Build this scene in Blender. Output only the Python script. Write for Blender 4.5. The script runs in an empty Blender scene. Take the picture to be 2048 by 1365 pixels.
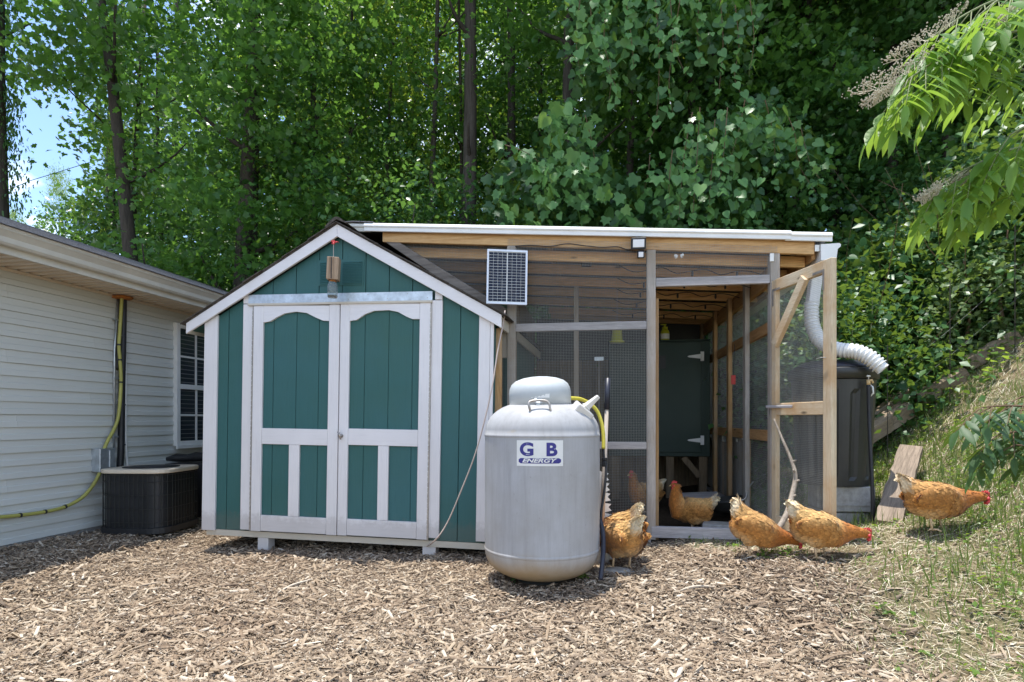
import bpy, bmesh, math, random
import numpy as np
from mathutils import Matrix, Vector, Euler
R = math.radians
random.seed(7); rng = np.random.default_rng(11)
S = bpy.context.scene
COL = S.collection

# ------------------------------------------------------------------ camera, sky, sun, exposure
CAMZ, F, HOR = 1.1, 1192.0, 840.0
cam = bpy.data.cameras.new('camera'); co = bpy.data.objects.new('camera', cam); COL.objects.link(co)
co.location = (0, 0, CAMZ); co.rotation_euler = (R(90), 0, 0)
cam.sensor_width = 36; cam.lens = 36*F/2048; cam.shift_y = (HOR-682.5)/2048; cam.clip_end = 400; cam.clip_start = .05
S.camera = co
SUN_DIR = Vector((-0.11, 0.075, 1.0)).normalized()
sun = bpy.data.lights.new('sun', 'SUN'); sun.energy = 3.0; sun.angle = R(.53); sun.color = (1, .965, .90)
so = bpy.data.objects.new('sun', sun); COL.objects.link(so)
so.rotation_euler = SUN_DIR.to_track_quat('Z', 'Y').to_euler(); so.location = (0, 0, 30)
S.view_settings.view_transform = 'Standard'; S.view_settings.look = 'None'
S.view_settings.exposure = 1.13; S.view_settings.gamma = 1
try: S.view_settings.use_curve_mapping = False
except Exception: pass
W = bpy.data.worlds.new('World'); S.world = W; W.use_nodes = True
nt = W.node_tree; nt.nodes.clear()
sky = nt.nodes.new('ShaderNodeTexSky'); sky.sky_type = 'NISHITA'; sky.sun_disc = False
sky.sun_elevation = math.asin(SUN_DIR.z); sky.sun_rotation = math.atan2(SUN_DIR.x, SUN_DIR.y)
sky.air_density = 1.0; sky.dust_density = .25; sky.ozone_density = 3.0
tc = nt.nodes.new('ShaderNodeTexCoord'); mp = nt.nodes.new('ShaderNodeMapping'); mp.inputs['Location'].default_value = (.35, .1, .62); mp.inputs['Scale'].default_value = (1, 1, 1.9)
nz = nt.nodes.new('ShaderNodeTexNoise'); nz.inputs['Scale'].default_value = 3.2; nz.inputs['Detail'].default_value = 7; nz.inputs['Roughness'].default_value = .55
cr = nt.nodes.new('ShaderNodeValToRGB'); cr.color_ramp.elements[0].position = .52; cr.color_ramp.elements[1].position = .68
mx = nt.nodes.new('ShaderNodeMixRGB'); mx.inputs[2].default_value = (11, 11.3, 12, 1)
bg = nt.nodes.new('ShaderNodeBackground'); bg.inputs['Strength'].default_value = .14
wo = nt.nodes.new('ShaderNodeOutputWorld')
L = nt.links.new
L(tc.outputs['Generated'], mp.inputs[0]); L(mp.outputs[0], nz.inputs['Vector']); L(nz.outputs['Fac'], cr.inputs[0])
L(cr.outputs[0], mx.inputs[0]); L(sky.outputs[0], mx.inputs[1]); L(mx.outputs[0], bg.inputs[0]); L(bg.outputs[0], wo.inputs[0])
S.cycles.max_bounces = 7; S.cycles.diffuse_bounces = 4; S.cycles.glossy_bounces = 3; S.cycles.transmission_bounces = 6; S.cycles.transparent_max_bounces = 8
S.cycles.sample_clamp_indirect = 6; S.cycles.caustics_reflective = False; S.cycles.caustics_refractive = False

# ------------------------------------------------------------------ materials
MATS = {}
def nmat(name):
    m = bpy.data.materials.new(name); m.use_nodes = True; t = m.node_tree
    return m, t, t.nodes['Principled BSDF']
def coords(t, scale=(1, 1, 1), kind='Object', rot=(0, 0, 0)):
    a = t.nodes.new('ShaderNodeTexCoord'); b = t.nodes.new('ShaderNodeMapping')
    b.inputs['Scale'].default_value = scale; b.inputs['Rotation'].default_value = rot
    t.links.new(a.outputs[kind], b.inputs[0]); return b.outputs[0]
def noise(t, vec, scale, detail=5, rough=.6, dist=0):
    n = t.nodes.new('ShaderNodeTexNoise'); n.inputs['Scale'].default_value = scale; n.inputs['Detail'].default_value = detail
    n.inputs['Roughness'].default_value = rough; n.inputs['Distortion'].default_value = dist
    if vec is not None: t.links.new(vec, n.inputs['Vector'])
    return n.outputs['Fac']
def ramp(t, fac, stops):
    r = t.nodes.new('ShaderNodeValToRGB'); e = r.color_ramp.elements
    while len(e) < len(stops): e.new(.5)
    for q, (p, c) in zip(e, stops):
        q.position = p; q.color = (c[0], c[1], c[2], 1) if hasattr(c, '__len__') else (c, c, c, 1)
    t.links.new(fac, r.inputs[0]); return r.outputs[0]
def mixc(t, fac, a, b, mode='MIX'):
    m = t.nodes.new('ShaderNodeMixRGB'); m.blend_type = mode
    for i, v in ((0, fac), (1, a), (2, b)):
        if isinstance(v, (int, float)): m.inputs[i].default_value = v if i == 0 else (v, v, v, 1)
        elif isinstance(v, tuple): m.inputs[i].default_value = (*v[:3], 1)
        else: t.links.new(v, m.inputs[i])
    return m.outputs[0]
def bump(t, b, h, strength=.3, dist=.004):
    n = t.nodes.new('ShaderNodeBump'); n.inputs['Strength'].default_value = strength; n.inputs['Distance'].default_value = dist
    t.links.new(h, n.inputs['Height']); t.links.new(n.outputs[0], b.inputs['Normal'])
def island(t):
    g = t.nodes.new('ShaderNodeNewGeometry'); o = t.nodes.new('ShaderNodeObjectInfo')
    a = t.nodes.new('ShaderNodeMath'); a.operation = 'ADD'; t.links.new(g.outputs['Random Per Island'], a.inputs[0]); t.links.new(o.outputs['Random'], a.inputs[1])
    f = t.nodes.new('ShaderNodeMath'); f.operation = 'FRACT'; t.links.new(a.outputs[0], f.inputs[0]); return f.outputs[0]
def objrand(t):
    return t.nodes.new('ShaderNodeObjectInfo').outputs['Random']
AX = {'x': (1, 14, 14), 'y': (14, 1, 14), 'z': (14, 14, 1)}

def wood(name, c1, c2, axis='x', grain=2.2, rough=.8, dark=(.06, .04, .025), knots=True, weather=None):
    m, t, b = nmat(name)
    v = coords(t, AX[axis])
    n = noise(t, v, grain, 6, .62, .7)
    col = ramp(t, n, [(.32, c1), (.62, c2)])
    fine = noise(t, coords(t, tuple(4*q for q in AX[axis])), 3.0, 3, .7)
    col = mixc(t, .38, col, ramp(t, fine, [(.3, tuple(.55*q for q in c1)), (.7, tuple(min(1, 1.12*q) for q in c2))]))
    if weather:
        w = noise(t, coords(t), 2.3, 5, .6)
        col = mixc(t, ramp(t, w, [(.42, 0.0), (.62, .85)]), col, weather)
    if knots:
        k = t.nodes.new('ShaderNodeTexVoronoi'); k.inputs['Scale'].default_value = 2.4
        t.links.new(coords(t, tuple(1.0 if q == 1 else 3.2 for q in AX[axis])), k.inputs['Vector'])
        col = mixc(t, ramp(t, k.outputs['Distance'], [(.045, .75), (.11, 0.0)]), col, dark)
    jit = t.nodes.new('ShaderNodeHueSaturation'); mr = t.nodes.new('ShaderNodeMapRange'); mr.inputs[3].default_value = .78; mr.inputs[4].default_value = 1.12
    t.links.new(objrand(t), mr.inputs[0]); t.links.new(mr.outputs[0], jit.inputs['Value']); t.links.new(col, jit.inputs['Color'])
    t.links.new(jit.outputs[0], b.inputs['Base Color']); b.inputs['Roughness'].default_value = rough
    b.inputs['Specular IOR Level'].default_value = .25
    bump(t, b, fine, .35, .003); return m

def paint(name, base, dirt=(.3, .28, .25), amt=.35, rough=.55, axis='z', crack=True, fade=None, bstr=.25, splash=0):
    m, t, b = nmat(name)
    g = noise(t, coords(t, AX[axis]), 5.0, 6, .65)
    big = noise(t, coords(t), 1.7, 5, .6)
    col = mixc(t, ramp(t, big, [(.35, 0.0), (.75, amt)]), base, dirt)
    if fade: col = mixc(t, ramp(t, noise(t, coords(t), .9, 3), [(.35, 0.0), (.7, .9)]), col, fade)
    col = mixc(t, ramp(t, g, [(.2, .22), (.5, 0.0)]), col, tuple(.55*q for q in base))
    if crack:
        c = noise(t, coords(t, tuple(q*.9 for q in AX[axis])), 9, 8, .75, 1.2)
        c2 = noise(t, coords(t), 3.3, 3)
        s = mixc(t, 1, ramp(t, c, [(.645, 0.0), (.70, 1.0)]), ramp(t, c2, [(.5, 0.0), (.62, .8)]), 'MULTIPLY')
        col = mixc(t, s, col, (.16, .13, .10))
    if splash:
        sp = t.nodes.new('ShaderNodeSeparateXYZ'); t.links.new(coords(t), sp.inputs[0])
        ad = t.nodes.new('ShaderNodeMath'); ad.operation = 'MULTIPLY_ADD'; ad.inputs[1].default_value = -.22; t.links.new(noise(t, coords(t), 22, 6, .7), ad.inputs[0]); t.links.new(sp.outputs[2], ad.inputs[2])
        col = mixc(t, ramp(t, ad.outputs[0], [(0.0, splash), (.07, 0.0)]), col, (.20, .15, .11))
    t.links.new(col, b.inputs['Base Color']); b.inputs['Roughness'].default_value = rough; b.inputs['Specular IOR Level'].default_value = .35
    bump(t, b, g, bstr, .003); return m

def plain(name, col, rough=.5, metal=0, var=.12, scale=6, spec=.5, bstr=.08):
    m, t, b = nmat(name)
    n = noise(t, coords(t), scale, 6, .65)
    c = ramp(t, n, [(.3, tuple(max(0, q*(1-var)) for q in col)), (.7, tuple(min(1, q*(1+var)) for q in col))])
    t.links.new(c, b.inputs['Base Color']); b.inputs['Roughness'].default_value = rough; b.inputs['Metallic'].default_value = metal
    b.inputs['Specular IOR Level'].default_value = spec
    if bstr: bump(t, b, n, bstr, .003)
    return m

def leafmat(name, dark, mid, light, trans=.4, rough=.42, tcol=(.30, .42, .04)):
    m, t, b = nmat(name)
    r = island(t)
    c = ramp(t, r, [(0, dark), (.5, mid), (.88, mid), (1, light)])
    v = noise(t, coords(t), 1.1, 4, .6)
    c = mixc(t, .40, c, ramp(t, v, [(.3, dark), (.7, light)]))  # broad light and dark patches painted in, like lit and shaded clumps
    t.links.new(c, b.inputs['Base Color']); b.inputs['Roughness'].default_value = rough; b.inputs['Specular IOR Level'].default_value = .45
    tr = t.nodes.new('ShaderNodeBsdfTranslucent')
    t.links.new(mixc(t, .72, c, tcol), tr.inputs['Color'])
    ms = t.nodes.new('ShaderNodeMixShader'); ms.inputs[0].default_value = trans
    out = t.nodes['Material Output']
    t.links.new(b.outputs[0], ms.inputs[1]); t.links.new(tr.outputs[0], ms.inputs[2]); t.links.new(ms.outputs[0], out.inputs[0])
    return m

M = MATS
M['white'] = paint('white_paint', (.82, .785, .775), (.58, .545, .51), .30, .55, splash=.28)
M['whiteh'] = paint('white_paint_level', (.82, .785, .775), (.58, .545, .51), .30, .55, axis='x', splash=.28)
M['cream'] = paint('cream_paint', (.62, .56, .46), (.42, .36, .28), .4, .6, axis='x')
M['teal'] = paint('teal_paint', (.036, .124, .114), (.044, .118, .086), .7, .55, crack=False, fade=(.044, .142, .150), bstr=.7, splash=.22)
M['wood_z'] = wood('fir_upright', (.36, .19, .075), (.60, .37, .17), 'z', weather=(.42, .30, .19))
M['wood_x'] = wood('fir_level', (.60, .31, .11), (.88, .57, .28), 'x')
M['wood_y'] = wood('fir_deep', (.34, .17, .065), (.56, .32, .14), 'y')
M['pale_z'] = wood('pale_pine_upright', (.70, .52, .32), (.90, .75, .53), 'z', weather=(.64, .40, .20))
M['pale_x'] = wood('pale_pine_level', (.70, .52, .32), (.90, .75, .53), 'x', weather=(.64, .40, .20))
M['grey_z'] = wood('weathered_upright', (.30, .255, .21), (.50, .45, .40), 'z', weather=(.36, .29, .22))
M['grey_x'] = wood('weathered_level', (.34, .31, .30), (.58, .54, .53), 'x')
M['bark_board'] = wood('weathered_plank', (.20, .13, .08), (.46, .33, .22), 'z', grain=3)
M['timber'] = wood('old_timber', (.17, .12, .08), (.38, .29, .20), 'x', grain=2.6)
M['gable_grey'] = wood('dark_weathered_board', (.13, .105, .085), (.30, .26, .225), 'x', grain=3)
M['darkwood'] = wood('dark_boards', (.13, .09, .055), (.26, .19, .12), 'z')
M['galv'] = plain('galvanised', (.52, .56, .60), .42, .75, .25, 14)
M['wire'] = plain('wire_galvanised', (.38, .375, .35), .55, .2, .1)
M['white_metal'] = plain('white_metal', (.80, .79, .76), .45, 0, .06)
M['white_plastic'] = plain('white_plastic', (.80, .79, .75), .45, 0, .06)
M['grey_plastic'] = plain('light_grey_plastic', (.70, .67, .62), .55, 0, .06)
M['black'] = plain('black_plastic', (.018, .018, .02), .5, 0, .3)
M['navy'] = plain('black_hose_rubber', (.02, .022, .035), .45, 0, .2)
M['dark_can'] = plain('charcoal_plastic', (.030, .030, .027), .42, 0, .3, 3)
M['shingle'] = plain('asphalt_shingle', (.24, .23, .235), .95, 0, .5, 60, .2, .5)
M['shingle_edge'] = plain('aged_shingle', (.085, .072, .06), .95, 0, .5, 40, .2, .5)
M['siding'] = plain('vinyl_siding', (.62, .625, .58), .5, 0, .09, 1.3, .35, 0)
M['soffit'] = plain('beige_soffit', (.70, .60, .47), .5, 0, .04, 3, .3, 0)
M['fascia'] = plain('aged_gutter', (.62, .60, .53), .5, 0, .12, 2.5, .35, .04)
M['yellow'] = plain('yellow_coating', (.55, .47, .05), .45, 0, .12)
M['olive'] = plain('olive_yellow_coating', (.42, .40, .10), .45, 0, .12)
M['rust'] = plain('orange_foam', (.42, .15, .03), .85, 0, .35, 30)
M['concrete'] = plain('grey_concrete', (.36, .345, .32), .95, 0, .25, 22, .2, .4)
M['cabinet'] = paint('dark_green_paint', (.018, .040, .031), (.05, .06, .045), .4, .5, crack=False)
M['glass'] = plain('window_glass', (.035, .042, .05), .06, 0, .1, 2, .8, 0)
M['blind'] = plain('blind_slat', (.16, .16, .165), .8, 0, .05, 6, .1)
M['cell'] = plain('solar_cell', (.006, .007, .022), .22, 0, .2, 30, .4, 0)
M['alu'] = plain('aluminium_frame', (.72, .73, .76), .38, .3, .04)
M['red'] = plain('red_tag', (.55, .05, .04), .5, 0, .15)
M['comb'] = plain('hen_comb', (.62, .05, .055), .5, 0, .25, 60)
M['beak'] = plain('hen_beak', (.60, .42, .20), .5, 0, .15)
M['shank'] = plain('hen_shank', (.62, .44, .26), .6, 0, .2, 40)
M['eye'] = plain('hen_eye', (.03, .012, .005), .15, 0, .1)
M['yelplastic'] = plain('lime_plastic', (.50, .52, .03), .4, 0, .06)
M['stick'] = wood('peeled_branch', (.30, .24, .18), (.55, .47, .38), 'z', grain=3)
M['blue'] = plain('navy_print', (.035, .03, .22), .5, 0, .08)
M['steel'] = plain('worn_steel', (.42, .38, .34), .45, .6, .3, 30)
M['cord'] = plain('pale_cord', (.52, .42, .36), .6, 0, .1)
M['bark'] = wood('bark', (.035, .029, .024), (.105, .09, .075), 'z', grain=2.0, rough=.95, knots=False)
M['bark_dark'] = wood('dark_bark', (.03, .025, .02), (.09, .075, .06), 'z', grain=2.0, rough=.95, knots=False)
M['twig'] = plain('green_twig', (.18, .20, .08), .7, 0, .2)
M['vine_stem'] = plain('vine_stem', (.14, .085, .045), .8, 0, .2)
M['leaf_maple'] = leafmat('maple_leaf', (.030, .095, .022), (.066, .175, .040), (.16, .30, .08), .46, .32, (.24, .46, .05))
M['leaf_deep'] = leafmat('deep_green_leaf', (.022, .072, .025), (.048, .135, .042), (.11, .24, .07), .42, .34, (.22, .42, .06))
M['leaf_lime'] = leafmat('sunny_leaf', (.06, .15, .03), (.13, .27, .05), (.28, .40, .10), .52, .34, (.42, .55, .05))  # yellow-green brightened to pass for sunlit crowns; weeds and clover use it too
M['leaf_vine'] = leafmat('vine_leaf', (.018, .065, .022), (.042, .125, .042), (.12, .26, .07), .34, .40)
M['leaf_young'] = leafmat('young_vine_leaf', (.06, .17, .045), (.11, .26, .07), (.22, .40, .11), .38, .38)  # same vine leaf, colour lightened so the front strands look lit
M['leaf_shrub'] = leafmat('shrub_leaf', (.030, .090, .028), (.055, .15, .045), (.12, .24, .07), .32, .42)
M['leaf_elder'] = leafmat('elder_leaf', (.08, .19, .04), (.13, .28, .055), (.22, .38, .09), .52, .46, (.46, .66, .07))
M['leaf_gloss'] = leafmat('dark_glossy_leaf', (.018, .06, .016), (.032, .095, .026), (.07, .15, .04), .26, .52)
M['leaf_pale'] = leafmat('pale_leaf', (.10, .17, .06), (.16, .24, .09), (.28, .34, .16), .36, .38)
M['grass'] = leafmat('grass_blade', (.09, .165, .035), (.19, .27, .065), (.40, .42, .17), .35, .5)
M['flower'] = plain('elder_flower', (.56, .50, .36), .8, 0, .15)

def tankmat():
    m, t, b = nmat('tank_paint')
    v = coords(t, (9, 9, .7)); s = noise(t, v, 2.4, 6, .7)
    big = noise(t, coords(t), 2.6, 6, .62)
    c = ramp(t, s, [(.25, (.34, .335, .335)), (.5, (.43, .43, .435)), (.78, (.49, .49, .50))])
    c = mixc(t, ramp(t, big, [(.34, .55), (.6, 0.0)]), c, (.33, .31, .285))
    spec = noise(t, coords(t), 46, 5, .7)
    c = mixc(t, ramp(t, spec, [(.64, 0.0), (.72, .6)]), c, (.24, .21, .18))
    sp = t.nodes.new('ShaderNodeSeparateXYZ'); t.links.new(coords(t), sp.inputs[0])
    ad = t.nodes.new('ShaderNodeMath'); ad.operation = 'MULTIPLY_ADD'; ad.inputs[1].default_value = .16; t.links.new(big, ad.inputs[0]); t.links.new(sp.outputs[2], ad.inputs[2])
    c = mixc(t, ramp(t, ad.outputs[0], [(.20, .85), (.34, 0.0)]), c, (.38, .27, .14))
    g = noise(t, coords(t, (1, 1, 2.6)), 3.6, 4, .55)
    c = mixc(t, ramp(t, g, [(.70, 0.0), (.78, .55)]), c, (.42, .32, .18))
    t.links.new(c, b.inputs['Base Color']); b.inputs['Roughness'].default_value = .5; b.inputs['Specular IOR Level'].default_value = .3
    bump(t, b, spec, .06, .002); return m
M['tank'] = tankmat()
M['tank_lid'] = plain('tank_lid_paint', (.50, .525, .525), .45, 0, .08, 5)

def chipmat():
    m, t, b = nmat('wood_chips')
    r = island(t)
    c = ramp(t, r, [(0, (.055, .035, .023)), (.18, (.165, .108, .066)), (.40, (.305, .215, .135)), (.68, (.435, .33, .22)), (.90, (.56, .455, .33)), (1, (.80, .72, .59))])
    f = noise(t, coords(t), 70, 3, .7)
    c = mixc(t, .35, c, ramp(t, f, [(.3, (.14, .10, .07)), (.7, (.50, .43, .34))]))
    o = noise(t, coords(t), .8, 4)
    c = mixc(t, ramp(t, o, [(.45, 0.0), (.7, .35)]), c, (.25, .16, .10))
    t.links.new(c, b.inputs['Base Color']); b.inputs['Roughness'].default_value = .9; b.inputs['Specular IOR Level'].default_value = .15
    return m
M['chip'] = chipmat()
def straw():
    m, t, b = nmat('dry_straw')
    c = ramp(t, island(t), [(0, (.32, .25, .15)), (.5, (.58, .50, .34)), (1, (.80, .74, .58))])
    t.links.new(c, b.inputs['Base Color']); b.inputs['Roughness'].default_value = .85; b.inputs['Specular IOR Level'].default_value = .2
    return m
M['straw'] = straw()
M['roof_metal'] = plain('dark_roof_metal', (.10, .10, .095), .6, .2, .2)
def groundmat():
    m, t, b = nmat('soil')
    a = t.nodes.new('ShaderNodeAttribute'); a.attribute_name = 'cover'
    sp = t.nodes.new('ShaderNodeSeparateColor'); t.links.new(a.outputs['Color'], sp.inputs[0])
    n = noise(t, coords(t), 38, 8, .75); n2 = noise(t, coords(t), 5, 6, .65)
    mul = mixc(t, .4, ramp(t, n, [(.3, (.04, .028, .02)), (.5, (.11, .078, .055)), (.7, (.22, .165, .12))]), ramp(t, n2, [(.3, (.10, .07, .05)), (.7, (.26, .20, .15))]))
    bank = mixc(t, .5, ramp(t, n, [(.3, (.12, .085, .05)), (.55, (.27, .21, .13)), (.72, (.42, .35, .22))]), ramp(t, n2, [(.35, (.07, .11, .03)), (.65, (.26, .19, .12))]))
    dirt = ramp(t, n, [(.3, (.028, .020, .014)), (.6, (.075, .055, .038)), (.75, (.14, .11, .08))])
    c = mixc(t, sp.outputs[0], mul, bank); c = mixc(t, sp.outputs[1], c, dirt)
    t.links.new(c, b.inputs['Base Color']); b.inputs['Roughness'].default_value = .95; b.inputs['Specular IOR Level'].default_value = .1
    bump(t, b, n, .8, .02); return m
M['ground'] = groundmat()
def henmat():
    m, t, b = nmat('buff_feathers')
    a = t.nodes.new('ShaderNodeAttribute'); a.attribute_name = 'plumage'
    n = noise(t, coords(t), 26, 5, .6)
    h = t.nodes.new('ShaderNodeHueSaturation'); mr = t.nodes.new('ShaderNodeMapRange'); mr.inputs[3].default_value = .72; mr.inputs[4].default_value = 1.2
    t.links.new(n, mr.inputs[0]); t.links.new(mr.outputs[0], h.inputs['Value']); t.links.new(a.outputs['Color'], h.inputs['Color'])
    t.links.new(h.outputs[0], b.inputs['Base Color']); b.inputs['Roughness'].default_value = .75; b.inputs['Specular IOR Level'].default_value = .2
    b.inputs['Sheen Weight'].default_value = .15
    return m
M['hen'] = henmat()
def jarglass():
    m, t, b = nmat('jar_glass'); b.inputs['Base Color'].default_value = (.85, .92, .92, 1); b.inputs['Roughness'].default_value = .08
    b.inputs['Transmission Weight'].default_value = .85; b.inputs['IOR'].default_value = 1.2; return m
M['jar'] = jarglass()
def lens():
    m, t, b = nmat('lamp_glass'); b.inputs['Base Color'].default_value = (.85, .86, .88, 1); b.inputs['Roughness'].default_value = .15; return m
M['lens'] = lens()

# ------------------------------------------------------------------ mesh helpers
class MB:
    def __init__(s): s.v = []; s.f = []
    def add(s, vs, fs):
        o = len(s.v); s.v += [tuple(v) for v in vs]; s.f += [tuple(i+o for i in f) for f in fs]; return s
    def box(s, x0, x1, y0, y1, z0, z1):
        return s.add([(x0,y0,z0),(x1,y0,z0),(x1,y1,z0),(x0,y1,z0),(x0,y0,z1),(x1,y0,z1),(x1,y1,z1),(x0,y1,z1)],
                     [(3,2,1,0),(4,5,6,7),(0,1,5,4),(1,2,6,5),(2,3,7,6),(3,0,4,7)])
    def obox(s, mat, sx, sy, sz):
        vs = [mat @ Vector((a*sx/2, b*sy/2, c*sz/2)) for c in (-1,1) for a, b in ((-1,-1),(1,-1),(1,1),(-1,1))]
        return s.add(vs, [(3,2,1,0),(4,5,6,7),(0,1,5,4),(1,2,6,5),(2,3,7,6),(3,0,4,7)])
    def beam(s, p, q, w, h, side=(0, 1, 0)):
        p, q = Vector(p), Vector(q); d = (q-p); l = d.length; d.normalize(); a = Vector(side); a = (a - d*a.dot(d)).normalized(); u = a.cross(d)
        m = Matrix((d, a, u)).transposed().to_4x4(); m.translation = (p+q)/2
        return s.obox(m, l, w, h)
    def prism(s, poly, y0, y1):
        n = len(poly); vs = [(x, y0, z) for x, z in poly]+[(x, y1, z) for x, z in poly]
        fs = [tuple(range(n)), tuple(range(2*n-1, n-1, -1))]+[(i, i+n, (i+1) % n+n, (i+1) % n) for i in range(n)]
        return s.add(vs, fs)
    def tube(s, pts, r, n=8, caps=True):
        pts = [Vector(p) for p in pts]; k = len(pts); rs = r if hasattr(r, '__len__') else [r]*k
        o = len(s.v); ref = None
        for i, p in enumerate(pts):
            d = (pts[min(i+1, k-1)]-pts[max(i-1, 0)]).normalized()
            if ref is None: ref = Vector((0, 0, 1)) if abs(d.z) < .9 else Vector((1, 0, 0))
            a = (ref-d*ref.dot(d)).normalized(); ref = a; b = d.cross(a)
            for j in range(n):
                t = 2*math.pi*j/n; s.v.append(tuple(p+a*(rs[i]*math.cos(t))+b*(rs[i]*math.sin(t))))
        for i in range(k-1):
            for j in range(n):
                s.f.append((o+i*n+j, o+i*n+(j+1) % n, o+(i+1)*n+(j+1) % n, o+(i+1)*n+j))
        if caps: s.f.append(tuple(o+j for j in range(n-1, -1, -1))); s.f.append(tuple(o+(k-1)*n+j for j in range(n)))
        return s
    def lathe(s, prof, n=32, c=(0, 0, 0), mat=None):
        o = len(s.v); k = len(prof)
        for r, z in prof:
            for j in range(n):
                t = 2*math.pi*j/n; v = Vector((c[0]+r*math.cos(t), c[1]+r*math.sin(t), c[2]+z))
                s.v.append(tuple(mat @ v if mat else v))
        for i in range(k-1):
            for j in range(n): s.f.append((o+i*n+j, o+i*n+(j+1) % n, o+(i+1)*n+(j+1) % n, o+(i+1)*n+j))
        s.f.append(tuple(o+j for j in range(n-1, -1, -1))); s.f.append(tuple(o+(k-1)*n+j for j in range(n)))
        return s
    def mesh(s, name, smooth=False):
        me = bpy.data.meshes.new(name); me.from_pydata(s.v, [], s.f); me.update()
        if smooth: me.polygons.foreach_set('use_smooth', [True]*len(me.polygons))
        return me
    def build(s, name, mat, parent=None, smooth=False, bev=0, loc=None):
        return obj(name, s.mesh(name, smooth), mat, parent, bev, smooth)
def obj(name, me, mat=None, parent=None, bev=0, smooth=False):
    o = bpy.data.objects.new(name, me); COL.objects.link(o)
    if mat is not None and len(me.materials) == 0: me.materials.append(M[mat] if isinstance(mat, str) else mat)
    if parent: o.parent = parent
    if bev:
        b = o.modifiers.new('bevel', 'BEVEL'); b.width = bev; b.segments = 1; b.limit_method = 'ANGLE'; b.angle_limit = R(40)
    return o
def tag(o, label=None, cat=None, group=None, kind=None):
    if label: o['label'] = label
    if cat: o['category'] = cat
    if group: o['group'] = group
    if kind: o['kind'] = kind
    return o
def thing(name, label, cat, mat=None, group=None):
    o = bpy.data.objects.new(name, None); COL.objects.link(o); o.empty_display_size = .1
    if mat is not None: o.matrix_world = mat
    return tag(o, label, cat, group)
def np_mesh(name, V, Fc, mat=None, smooth=False):
    """V (n,3), Fc (m,k) all faces with k corners"""
    me = bpy.data.meshes.new(name); n, k = Fc.shape
    me.vertices.add(len(V)); me.vertices.foreach_set('co', V.astype(np.float32).ravel())
    me.loops.add(n*k); me.loops.foreach_set('vertex_index', Fc.astype(np.int32).ravel())
    me.polygons.add(n); me.polygons.foreach_set('loop_start', np.arange(0, n*k, k, dtype=np.int32)); me.polygons.foreach_set('loop_total', np.full(n, k, np.int32))
    if smooth: me.polygons.foreach_set('use_smooth', np.ones(n, bool))
    me.update(calc_edges=True)
    if mat: me.materials.append(M[mat])
    return me
def scatter(name, tv, tf, P, X, Y, Z, sc, mat, smooth=False):
    """copies of one template (tv verts, tf faces) at points P with axis vectors X,Y,Z and scale sc (n,) or (n,3)"""
    n = len(P); tv = np.asarray(tv, float); tf = np.asarray(tf)
    sc = np.asarray(sc); sc = sc[:, None]*np.ones(3) if sc.ndim == 1 else sc
    V = P[:, None, :] + (tv[None, :, 0, None]*sc[:, None, 0, None])*X[:, None, :] + (tv[None, :, 1, None]*sc[:, None, 1, None])*Y[:, None, :] + (tv[None, :, 2, None]*sc[:, None, 2, None])*Z[:, None, :]
    Fc = tf[None] + (np.arange(n)*len(tv))[:, None, None]
    return np_mesh(name, V.reshape(-1, 3), Fc.reshape(-1, tf.shape[1]), mat, smooth)
def unit(a): return a/np.maximum(np.linalg.norm(a, axis=-1, keepdims=True), 1e-9)
def frames(Y, N):
    Y = unit(Y); N = unit(N - (N*Y).sum(1, keepdims=True)*Y); return np.cross(Y, N), Y, N

# leaf templates: length along +y from 0 to 1, width along x
LEAF_SIMPLE = (np.array([(0,0,0),(.34,.42,.05),(0,1,-.10),(-.34,.42,.05),(0,.45,-.02)]), np.array([(0,1,4),(1,2,4),(2,3,4),(3,0,4)]))
LEAF_LOBED = (np.array([(0,0,0),(.30,-.10,.03),(.52,.18,.05),(.36,.36,.02),(.50,.66,-.02),(.22,.66,0),(0,1.02,-.10),(-.22,.66,0),(-.50,.66,-.02),(-.36,.36,.02),(-.52,.18,.05),(-.30,-.10,.03),(0,.42,-.03)]),
              np.array([(i, (i+1) % 12, 12) for i in range(12)]))
LEAF_HEART = (np.array([(0,.04,0),(.20,-.10,.04),(.44,.02,.06),(.50,.28,.04),(.34,.62,0),(0,1,-.12),(-.34,.62,0),(-.50,.28,.04),(-.44,.02,.06),(-.20,-.10,.04),(0,.40,-.02)]),
              np.array([(i, (i+1) % 10, 10) for i in range(10)]))
LEAF_LANCE = (np.array([(0,0,0),(.13,.16,.03),(.185,.38,.03),(.15,.66,-.01),(.06,.88,-.08),(0,1,-.15),(-.06,.88,-.08),(-.15,.66,-.01),(-.185,.38,.03),(-.13,.16,.03),(0,.2,0),(0,.5,-.015),(0,.8,-.07)]),
              np.array([(0,1,10),(1,2,10),(2,11,10),(2,3,11),(3,12,11),(3,4,12),(4,5,12),(5,6,12),(6,7,12),(7,11,12),(7,8,11),(8,10,11),(8,9,10),(9,0,10)]))
def tmesh(name, tpl, mat):
    return np_mesh(name, np.asarray(tpl[0], float), np.asarray(tpl[1]), mat, True)
def leaf_cloud(name, P, size, mat, tpl=LEAF_SIMPLE, up=.75, droop=.5, face=None):
    n = len(P); az = rng.uniform(0, 2*np.pi, n)
    Y = np.stack([np.cos(az), np.sin(az), -droop+rng.normal(0, .35, n)], 1)
    N = rng.normal(0, .55, (n, 3)); N[:, 2] += up
    if face is not None: N += np.asarray(face)
    X, Y, N = frames(Y, N)
    return scatter(name, tpl[0], tpl[1], P, X, Y, N, size, mat)

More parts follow.
